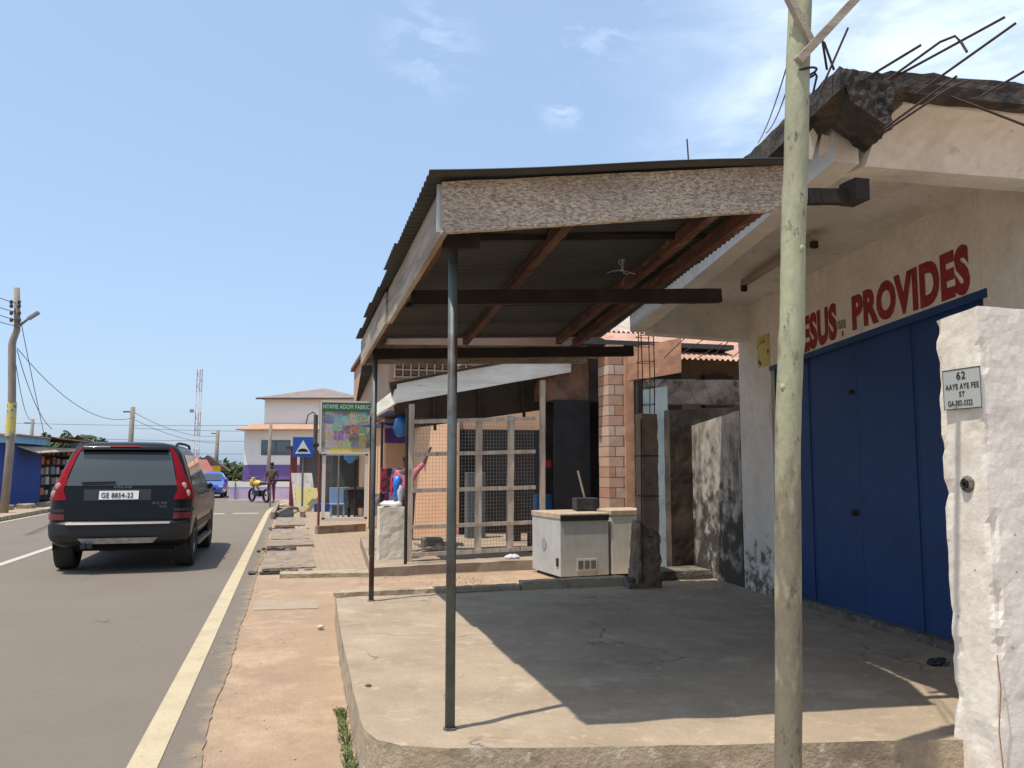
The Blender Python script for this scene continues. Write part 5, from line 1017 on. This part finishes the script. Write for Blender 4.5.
mb = MB(); mb.box((Xu, HY + 1.2, z(430)), (5.4, HY + 8, z(396))); mb.build('upper_wall', ww, t)
rf = M('brown roof sheet', (.27, .21, .18), (.22, .17, .145), 2, bump=.1)
mb = MB(); za, zb_ = z(396), z(384) + .2; x0, x1 = Xu - .45, 4.2; y0, y1 = HY + .75, HY + 8.5
cx = (x0 + x1) / 2 + .1; mb.add([(x0, y0, za), (x1, y0, za), (x1, y1, za), (x0, y1, za), (cx, y0 + 3.6, zb_), (cx + .1, y1 - 3.6, zb_)], [(0, 1, 4), (1, 2, 5, 4), (2, 3, 5), (3, 0, 4, 5), (0, 3, 2, 1)]); mb.build('roof', rf, t)
mb = MB(); mb.add([(3.0, y0 + 1, za + .05), (6.2, y0 + 1, za + .05), (6.0, y1, za + .05), (3, y1, za + .05), (3.2, y0 + 3.6, zb_ - .25), (5.7, y0 + 3.6, zb_ - .25)], [(0, 1, 5, 4), (1, 2, 5), (2, 3, 4, 5), (3, 0, 4), (0, 3, 2, 1)]); mb.build('roof', rf, t)
mb = MB(); mb.box((x0 + .02, y0 - .03, za - .1), (x1, y0 + .05, za)); mb.build('eave_board', M('dark eave', (.1, .075, .065), (.08, .06, .05), 2), t)
zl = z(430); mb = MB(); mb.hexa([(Xl - .35, HY - .6, zl), (Xr, HY - .6, zl), (Xr, HY + 1.3, zl), (Xl - .2, HY + 1.3, zl), (Xl - .35, HY - .6, zl + .06), (Xr, HY - .6, zl + .06), (Xr, HY + 1.3, zl + .5), (Xl + .3, HY + 1.3, zl + .5)]); mb.build('lower_roof', M('terracotta roof', (.5, .3, .2), (.42, .24, .16), 2), t)
for (xa, xb, ya, yb) in ((259, 290, 440, 455), (296, 318, 438, 456)):
    a = atY(xa, yb, HY); b = atY(xb, ya, HY)
    mb = MB(); mb.box((a.x, HY - .03, a.z), (b.x, HY - .001, b.z)); f = mb.build('window', flat('window frame grey', (.12, .12, .12), .5), t)
    nn = 2
    for k in range(nn): s_ = (b.x - a.x) / nn; mb = MB(); mb.box((a.x + s_ * k + .08, HY - .05, a.z + .08), (a.x + s_ * (k + 1) - .05, HY - .035, b.z - .08)); mb.build('pane', flat('house glass', (.1, .14, .15), .08, 0, .8), f)
mb = MB(); mb.box((Xl + .4, HY - .6, .6), (Xl + 1.1, HY - .04, .72)); mb.build('door_canopy', wz, t)
mb = MB(); mb.box((Xl + .5, HY - .06, -.1), (Xl + 1.0, HY - .032, .6)); mb.build('door', dark_in, t)
house_t.rotation_euler.z = radians(-15)
t = thing('lilac_wall', 'low lilac boundary wall with a white top across the end of the road', 'wall', (-2, 41, 0))
pA = atZ(196, 500, 0); 
mb = MB(); mb.box((-2.72, 41, -.05), (.9, 41.2, .56)); mb.build('wall_base', lil, t)
mb = MB(); mb.box((-2.72, 40.99, .562), (.9, 41.21, .8)); mb.build('white_top', ww, t)
mb = MB(); mb.tube([(-2.46, 40.96, 0), (-2.45, 40.96, .8)], .025, 6); mb.build('drain_pipe', wz, t)
# table frames near the red posts
t = thing('market_table', 'bare wooden market table with a bucket rack by the red kiosk posts', 'table', (-.2, 33.5, 0))
mb = MB(); mb.box((-.75, 33, .95), (.1, 34, 1.02)); mb.build('table_top', timber_dark, t)
for x in (-.7, .02): mb = MB(); mb.beam((x, 33.1, 0), (x, 33.1, .95), .06, .06, up=(0, 1, 0)); mb.build('leg', wz, t)
# street lamp near house
# ================================================================== LEFT SIDE: kiosks, pole, trees
bk = M('blue kiosk paint', (.022, .065, .26), (.018, .05, .2), 2, .4, .7, bump=.1)
t = thing('blue_kiosk', 'bright blue wooden kiosk with a pale blue eave at the left roadside', 'kiosk', (-11, 34, 0))
mb = MB(); mb.box((-14.5, 33.5, .02), (-9.75, 37.5, 2.35)); mb.build('wall', bk, t)
mb = MB(); mb.box((-14.7, 33.2, 2.36), (-9.5, 37.6, 2.62)); mb.build('eave', M('pale blue paint', (.2, .42, .55), (.16, .35, .48), 2), t)
mb = MB(); mb.box((-14.8, 33.1, 2.63), (-9.4, 37.7, 2.68)); mb.build('roof', sheet_rust, t)
mb = MB(); mb.box((-9.95, 33.48, 0), (-9.8, 33.499, 2.3)); mb.build('corner_board', M('dark blue board', (.02, .05, .2), (.02, .04, .16), 2), t)
t = thing('open_stall', 'open roadside stall with stocked dark shelves under a long low rusty roof', 'stall', (-10.2, 42, 0))
mb = MB(); mb.box((-13, 37.6, 0), (-12.8, 52, 2.4)); mb.box((-12.8, 51.9, 0), (-9.9, 52, 2.4)); mb.build('back_wall', M('dark plank wall', (.06, .045, .035), (.04, .03, .025), 2), t)
def fnk(a, b): y = 37.3 + 15.5 * b; return (-13.2 + 4.0 * a, y, 2.95 - .28 * a + .03 * sin(y * 2 * pi / .3))
mb = MB(); mb.grid(fnk, 3, 400); mb.grid(lambda a, b: Vector(fnk(a, b)) - Vector((0, 0, .02)), 3, 400); mb.build('roof', M('brown rust roof', (.16, .09, .065), (.1, .06, .045), 2), t)
mb = MB(); mb.hexa([(-9.72, 34.2, 2.25), (-9.1, 34.6, 2.0), (-9.0, 43.5, 2.3), (-9.7, 43.5, 2.35), (-9.72, 34.2, 2.28), (-9.1, 34.6, 2.03), (-9.0, 43.5, 2.33), (-9.7, 43.5, 2.38)]); mb.build('cloth_awning', M('faded cream cloth', (.5, .38, .24), (.4, .28, .18), 2), t)
for i in range(5):
    mb = MB(); zz = .3 + i * .42; mb.box((-10.6, 37.9, zz), (-9.9, 43, zz + .04)); mb.build('shelf', timber_dark, t)
random.seed(5)
gc = [(.5, .14, .05), (.45, .4, .3), (.2, .25, .35), (.1, .12, .15), (.5, .45, .4), (.15, .1, .08), (.3, .2, .12)]
CN = ['orange', 'beige', 'slate blue', 'dark grey', 'pale grey', 'dark brown', 'tan']
for i in range(30):
    r_ = i % 5; y = 38.1 + (i // 5) * .8 + random.uniform(0, .2); zz = .345 + r_ * .42
    ci = (i * 3 + i // 7) % 7 if not (r_ == 3 and i < 10) else 0
    hh = random.uniform(.18, .34); mb = MB(); mb.box((-10.2, y, zz), (-9.92, y + random.uniform(.3, .55), zz + hh)); tag(mb.build('goods_carton', flat('carton%d' % ci, gc[ci], .8), loc=(-10, y, zz), bevel=.01), CN[ci] + ' carton, ' + ('first', 'second', 'third', 'fourth', 'fifth', 'sixth')[i // 5] + ' from the blue kiosk on the ' + ('lowest', 'second lowest', 'middle', 'second highest', 'highest')[r_] + ' stall shelf', 'carton', 'cartons on the open stall shelves')
random.seed(21)
t = thing('shutter_stand', 'grey metal shutter sheet on two legs by the stall, behind the SUV roof corner', 'shutter', (-9.0, 41, 0))
a = atY(70, 462, 41); b = atY(92, 443, 41); mb = MB(); mb.box((a.x, 41, a.z), (b.x, 41.05, b.z)); mb.build('sheet', M('panel grey', (.3, .31, .32), (.25, .26, .27), 2), t)
mb = MB(); mb.box((a.x + .05, 41.02, 0), (a.x + .12, 41.08, a.z)); mb.box((b.x - .12, 41.02, 0), (b.x - .05, 41.08, a.z)); mb.build('leg', wz, t)
for i, (x, y, lb) in enumerate(((-9.6, 31.6, 'nearest rough stone by the blue kiosk foot'), (-9.2, 32.6, 'middle rough stone by the blue kiosk foot'), (-8.9, 34.0, 'farthest rough stone by the blue kiosk foot'))):
    mb = MB(); mb.box((x, y, .04), (x + .5, y + .5, .2)); tag(mb.rough(.05, 3, .12, i).build('step_stone', slab_m, loc=(x, y, 0)), lb, 'stone')
# utility pole with street lamp
grey_w = M('grey pole wood', (.3, .26, .21), (.22, .19, .15), 4, bump=.4, stretch=(2, 2, .4))
t = thing('utility_pole', 'tall crooked wooden utility pole with a street lamp and yellow posters at the left', 'utility pole', (-8.7, 30, 0))
mb = MB(); base = atZ(9, 513, .05); Y0 = 29.8
pp = [Vector((-8.74, Y0, 0)), atY(10, 450, Y0), atY(12, 400, Y0), atY(12, 345, Y0), atY(13, 340, Y0), atY(17, 330, Y0), atY(17, 288, Y0)]
mb.tube(pp, [.13, .125, .12, .115, .11, .10, .09], 12); mb.build('shaft', grey_w, t, smooth=True)
mb = MB(); A_, B_ = atY(18, 327, Y0 - .1), atY(28, 319, Y0 - .1); mb.tube([A_, B_], .04, 6); ar = mb.build('lamp_arm', wz, t)
mb = MB(); C_ = atY(39, 312, Y0 - .1); mb.beam(B_, C_, .2, .11); mb.build('lamp_head', M('lamp grey', (.3, .3, .31), (.25, .25, .26), 4), ar, bevel=.03)
for dx, m_ in ((-2.3, 0), (2.6, 0)):
    for y_ in (302, 306, 313, 320): mb = MB(); mb.sphere(atY(15 + dx * 1.6, y_, Y0 - .15), .06, 8, 6, (1, 1, 1.2)); mb.build('insulator', flat('insulator', (.06, .05, .05), .4), t)
a = atY(8, 436, Y0 - .22); b = atY(19, 402, Y0 - .22)
mb = MB(); mb.wheel((-8.69, Y0, 0), [(a.z, .145), (b.z, .135)], 20, axis='z'); pstm = M('pasted posters', (.6, .5, .14), (.4, .38, .32), 3, .5, .56, (.12, .1, .08), 6, .58, .62)
tag(mb.build('pole_poster', pstm, loc=(-8.69, Y0, a.z), smooth=True), 'yellow and grey posters wrapped round the utility pole', 'poster')
# other poles
def pole2(x, yt, yb, Y, r, lb, arm=True):
    top = atY(x, yt, Y); t = thing('utility_pole', lb, 'utility pole', (top.x, Y, 0)); mb = MB(); mb.tube([(top.x - .1, Y, -.1), top], [r, r * .7], 8); mb.build('shaft', grey_w, t, smooth=True)
    if arm: mb = MB(); mb.beam(top + Vector((-.45, 0, -.25)), top + Vector((.1, 0, -.25)), .08, .08); mb.build('cross_arm', grey_w, t)
    return t
pole2(133, 407, 440, 46, .16, 'grey wooden utility pole rising directly behind the SUV roof')
pole2(33, 419, 440, 56, .13, 'thin distant utility pole above the blue kiosk roof')
pole2(218, 430, 480, 62, .17, 'distant utility pole beside the telecom mast with a yellow sign at its foot')
t = pole2(271, 423, 480, 46, .11, 'slim leaning pole in front of the white house window', False)
t = thing('street_lamp', 'curved arm street lamp on a pole between the hump sign and the billboard', 'street lamp', (1.0, 33, 0))
a = atY(316, 415, 36); mb = MB(); mb.tube([(a.x, 36, 0), a], .09, 8); mb.tube([a, atY(313, 412, 36), atY(308, 415, 36), atY(306, 424, 36)], .03, 6); mb.build('shaft', M('dark pole', (.1, .09, .08), (.07, .06, .06), 3), t)
mb = MB(); a = atY(215, 471, 60); mb.box((a.x - .35, 60, a.z - .4), (a.x + .35, 60.05, a.z + .35)); mb.tube([(a.x, 60.08, 0), (a.x, 60.08, a.z)], .05, 6); tag(mb.build('yellow_sign', flat('yellow sign', (.6, .4, .03), .5), loc=(a.x, 60, 0)), 'small plain yellow sign by the distant utility pole', 'sign')
# red roof house
t = thing('red_roof_house', 'small distant house with a red roof and dark gable right behind the blue car', 'house', (-6.2, 58, 0))
a = atY(196, 476, 58); b = atY(216, 476, 58)
mb = MB(); mb.box((a.x - 1, 58.4, 0), (b.x, 61, a.z)); mb.build('wall', tanm, t)
zr = a.z; mb = MB(); mb.add([(a.x - 1, 58, zr), (b.x + .1, 58, zr), (b.x - .8, 60, zr + 1.1), (a.x - 1, 60, zr + 1.1)], [(0, 1, 2, 3)]); mb.add([(a.x - 1, 62, zr), (b.x + .1, 62, zr), (b.x - .8, 60, zr + 1.1), (a.x - 1, 60, zr + 1.1)], [(0, 1, 2, 3)]); mb.build('roof', M('red roof', (.34, .12, .09), (.28, .1, .08), 2), t)
mb = MB(); c_ = atY(205, 455, 61); mb.add([(c_.x - 1.2, 61.5, zr + .3), (c_.x + 1.6, 61.5, zr + .3), (c_.x + .1, 61.5, c_.z), (c_.x - 1.2, 64, zr + .3), (c_.x + 1.6, 64, zr + .3), (c_.x + .1, 64, c_.z)], [(0, 1, 2), (5, 4, 3), (0, 2, 5, 3), (1, 4, 5, 2)]); mb.build('gable', M('dark gable', (.13, .1, .08), (.1, .08, .06), 2), t)
# telecom mast
t = thing('telecom_mast', 'slender red and white lattice telecom mast far behind the SUV', 'mast', (-8.2, 80, 0))
mr = flat('mast red', (.42, .22, .24), .6); mw_ = flat('mast white', (.66, .67, .70), .6)
top = atY(200, 369, 80); bot = Vector((-8.25, 80, 0)); segs = [(0, .28, mw_), (.28, .42, mr), (.42, .63, mw_), (.63, .80, mw_), (.80, 1.0, mr)]
segs = [(0, .16, mw_), (.16, .3, mr), (.3, .42, mw_), (.42, .62, mr), (.62, .80, mw_), (.80, 1.0, mr)]
for a, b, m_ in segs:
    mb = MB(); n_ = max(2, int((b - a) * 22))
    for dx, dy in ((-.22, 0), (.22, 0), (0, .35)):
        mb.tube([bot.lerp(top, a) + Vector((dx, dy, 0)), bot.lerp(top, b) + Vector((dx, dy, 0))], .035, 5)
    for k in range(n_):
        f0 = a + (b - a) * k / n_; f1 = a + (b - a) * (k + 1) / n_; P0, P1 = bot.lerp(top, f0), bot.lerp(top, f1); s_ = 1 if k % 2 else -1
        mb.tube([P0 + Vector((-.22 * s_, 0, 0)), P1 + Vector((.22 * s_, 0, 0))], .018, 4); mb.tube([P0 + Vector((-.22, 0, 0)), P0 + Vector((.22, 0, 0))], .018, 4)
    mb.build('lattice_section', m_, t)
mb = MB(); q_ = bot.lerp(top, .62); mb.box((q_.x - .7, 79.8, q_.z - .05), (q_.x - .35, 80, q_.z + .25)); mb.build('antenna', flat('antenna grey', (.3, .3, .32), .6), t)
# ---- trees
leaf_mats = [M('leaf green', (.055, .085, .03), (.085, .12, .045), 1.5, bump=0, rough=.7), M('pale leaf green', (.10, .13, .055), (.06, .09, .035), 1.5, bump=0, rough=.7)]
bark = M('bark', (.12, .09, .065), (.08, .06, .045), 4)
def tree(label, x, Y, h, wd, ls=.16, n=1500, lm=0, seed=0, group='trees beyond the road', cz=.6):
    rnd = random.Random(seed); t = thing('tree', label, 'tree', (x, Y, 0), 0, None)
    mb = MB(); mb.tube([(x, Y, -.05), (x + .05, Y, h * .35), (x, Y, h * .75)], [.16, .12, .05], 8)
    cl = []
    for k in range(16):
        a = rnd.uniform(0, 2 * pi); rr = wd * .5 * sqrt(rnd.random()); z_ = h * (cz + (1 - cz) * (rnd.random() - .35)); c_ = Vector((x + rr * cos(a), Y + rr * sin(a), z_)); cl.append((c_, wd * rnd.uniform(.12, .24)))
        if k % 2 == 0: mb.tube([(x, Y, h * .35), c_], [.05, .015], 5)
    mb.build('trunk', bark, t)
    mb = MB()
    for k in range(n):
        c_, r = rnd.choice(cl); v = Vector((rnd.gauss(0, 1), rnd.gauss(0, 1), rnd.gauss(0, .8))); v = v.normalized() * r * rnd.random() ** .4; p = c_ + v
        a = Vector((rnd.gauss(0, 1), rnd.gauss(0, 1), rnd.gauss(0, .5))).normalized() * ls; b = a.cross(Vector((rnd.gauss(0, 1), rnd.gauss(0, 1), rnd.gauss(0, 1)))).normalized() * ls * .55
        mb.add([p - a, p + b, p + a, p - b], [(0, 1, 2, 3)])
    mb.build('crown', leaf_mats[lm], t); return t
for (px_, py_, Y, wd, lb, lm, ls) in ((57, 431, 60, 2.2, 'leafy green tree above the blue kiosk roof, left of the palm', 0, .16), (92, 433, 62, 1.9, 'small dark round tree above the stall roof, right of the palm', 0, .15),
        (226, 470, 95, 9, 'hazy green tree mass left of the white house', 0, .4), (250, 474, 110, 9, 'low distant tree peeping out behind the house wall', 0, .4), (175, 472, 100, 10, 'distant tree behind the black SUV', 0, .4)):
    p = atY(px_, py_, Y); tree(lb, p.x, Y, p.z, wd, ls, 1400, lm, int(px_), cz=.62)
# palm
p = atY(74, 427, 58); t = thing('palm_tree', 'small palm with drooping fronds above the stall roof', 'tree', (p.x, 58, 0))
mb = MB(); mb.tube([(p.x, 58, 0), (p.x + .1, 58, p.z - .9)], [.16, .12], 8); mb.build('trunk', bark, t)
mb = MB(); rnd = random.Random(4)
for k in range(22):
    a = k * 2.4; L_ = rnd.uniform(.9, 1.4); up = rnd.uniform(.3, 1.5); pts = [Vector((p.x + .1 + L_ * f * cos(a), 58 + L_ * f * sin(a), p.z - .9 + up * f - 1.1 * f * f * L_ * .7)) for f in [i / 7 for i in range(8)]]
    sd = Vector((-sin(a), cos(a), 0))
    for i in range(7):
        for s_ in (-1, 1):
            for j in range(3):
                q0 = pts[i].lerp(pts[i + 1], j / 3); q1 = q0 + sd * s_ * .28 * (1 - i / 9) + Vector((cos(a) * .1, sin(a) * .1, -.12)); mb.add([q0, q0 + Vector((0, 0, .03)) + (pts[i + 1] - pts[i]) * .2, q1], [(0, 1, 2)])
mb.build('crown', leaf_mats[1], t)
# ---- wires
def wire(a, b, s_, lb, r=.012, grp=None, n=16):
    mb = MB(); mb.tube(sag(a, b, s_, n), r, 5); tag(mb.build('overhead_wire', wire_m, loc=a), lb, 'wire', grp)
for i, (y0, y1) in enumerate(((303, 294), (312, 306), (320, 312), (326, 321))):
    wire(atY(16, y0, Y0), atY(-60, y1 - 28, 20), .1, ('topmost', 'second', 'third', 'lowest')[i] + ' line wire leaving the crooked utility pole to the left', grp='wires leaving left of the crooked pole')
wire(atY(17, 348, Y0), atY(135, 417, 46), .9, 'long sagging wire from the crooked pole to the grey pole behind the SUV')
wire(atY(17, 350, Y0), atY(52, 429, 37), .4, 'drop wire sagging from the crooked pole to the stall roof')
wire(atY(21, 322, Y0), atY(44, 434, 37), .05, 'straight service wire from the crooked pole down to the stall')
wire(atY(16, 365, Y0), atY(32, 420, 50), .5, 'loose hanging wire between the crooked pole and the thin distant pole')
wire(atY(135, 413, 46), atY(218, 436, 62), .4, 'wire between the grey pole and the pole by the mast, upper')
wire(atY(135, 420, 46), atY(218, 443, 62), .3, 'wire between the grey pole and the pole by the mast, lower')
for i, (ya, yb) in enumerate(((423, 424), (428, 430), (436, 441), (452, 452))):
    wire(atY(130 if i % 2 else 10, ya, 64), atY(330, yb, 64), .15, ('highest', 'second', 'third', 'lowest')[i] + ' thin distant wire crossing the sky at the white house', r=.014, grp='distant wires crossing by the house')
# ================================================================== SMALL STUFF
mb = MB(); rnd = random.Random(8)
def tuft(cx, cy, cz, n, h, sp):
    for k in range(n):
        x = cx + rnd.gauss(0, sp); y = cy + rnd.gauss(0, sp * 2); a = rnd.uniform(0, 2 * pi); hh = h * rnd.uniform(.4, 1); lx, ly = cos(a) * hh * .6, sin(a) * hh * .6; w_ = .0025
        mb.add([(x - w_, y, cz), (x + w_, y, cz), (x + lx * .5 + w_, y + ly * .5, cz + hh * .7), (x + lx * .5 - w_, y + ly * .5, cz + hh * .7), (x + lx, y + ly, cz + hh * .8)], [(0, 1, 2, 3), (3, 2, 4)])
for y in [4.1 + .055 * i for i in range(24)]: tuft(.335, y + rnd.uniform(-.1, .1), -.01, rnd.randint(12, 60), rnd.uniform(.02, .075), .014)
tuft(1.6, 9.6, .12, 60, .05, .25); tuft(2.2, 9.9, .12, 40, .05, .2); tuft(1.3, 11.0, .1, 20, .05, .15)
tag(mb.build('weeds', M('weed green', (.12, .17, .055), (.24, .23, .11), 8, bump=0)), 'sparse green weeds along the platform foot and the yard', 'weeds', kind='stuff')
mb = MB()
for k in range(110):
    y = 3 + rnd.random() ** 1.6 * 14; x = rnd.uniform(-.45, .34); r = rnd.uniform(.002, .008); mb.sphere((x, y, -.008), r, 5, 4, (1.2, 1, .6))
for k in range(60): x = rnd.uniform(.7, 4.0); y = rnd.uniform(8.7, 10.6); mb.sphere((x, y, .135), rnd.uniform(.004, .014), 5, 4, (1.2, 1, .6))
for k in range(60): y = rnd.uniform(3, 14); mb.sphere((-.45 + rnd.gauss(0, .05), y, 0), rnd.uniform(.003, .009), 5, 4, (1.2, 1, .6))
tag(mb.build('pebbles', M('pebble', (.42, .31, .21), (.5, .4, .3), 30, bump=0)), 'scattered pebbles and grit on the sandy footpath', 'pebbles', kind='stuff')
mb = MB(); mb.sphere((.31, 8.1, .015), .028, 8, 6, (1.3, 1, .6)); tag(mb.rough(.012, 15, .03).build('litter', M('pale litter', (.6, .58, .52), (.4, .3, .22), 8), loc=(.31, 8.1, 0)), 'pale crumpled litter by the far corner of the platform', 'litter')
mb = MB(); a = atZ(938, 665, .25); mb.sphere(a + Vector((0, 0, .02)), .05, 9, 7, (1.5, 1, .5)); tag(mb.rough(.016, 18, .02).build('litter', M('black litter', (.03, .03, .03), (.3, .3, .28), 20, .55, .6), loc=a), 'small black crumpled litter on the platform by the blue door', 'litter')
mb = MB(); a = atY(583, 546, 11.1); mb.sphere((3.1, 11.6, .22), .08, 9, 7, (1.5, 1, .5)); tag(mb.rough(.02, 12, .03).build('litter', M('white litter', (.65, .65, .63), (.5, .5, .5), 8), loc=(3.1, 11.6, .2)), 'white crumpled litter beside the left side of the freezer', 'litter')
mb = MB(); a = atZ(548, 661, 0)
mb = MB(); b0 = atZ(363, 687, .25); mb.sphere(b0 + Vector((0.03, 0, .005)), .02, 7, 5, (1, 1.5, .4)); tag(mb.build('dry_leaf', timber_red, loc=b0), 'dry brown leaf lying on the left edge of the platform', 'leaf')
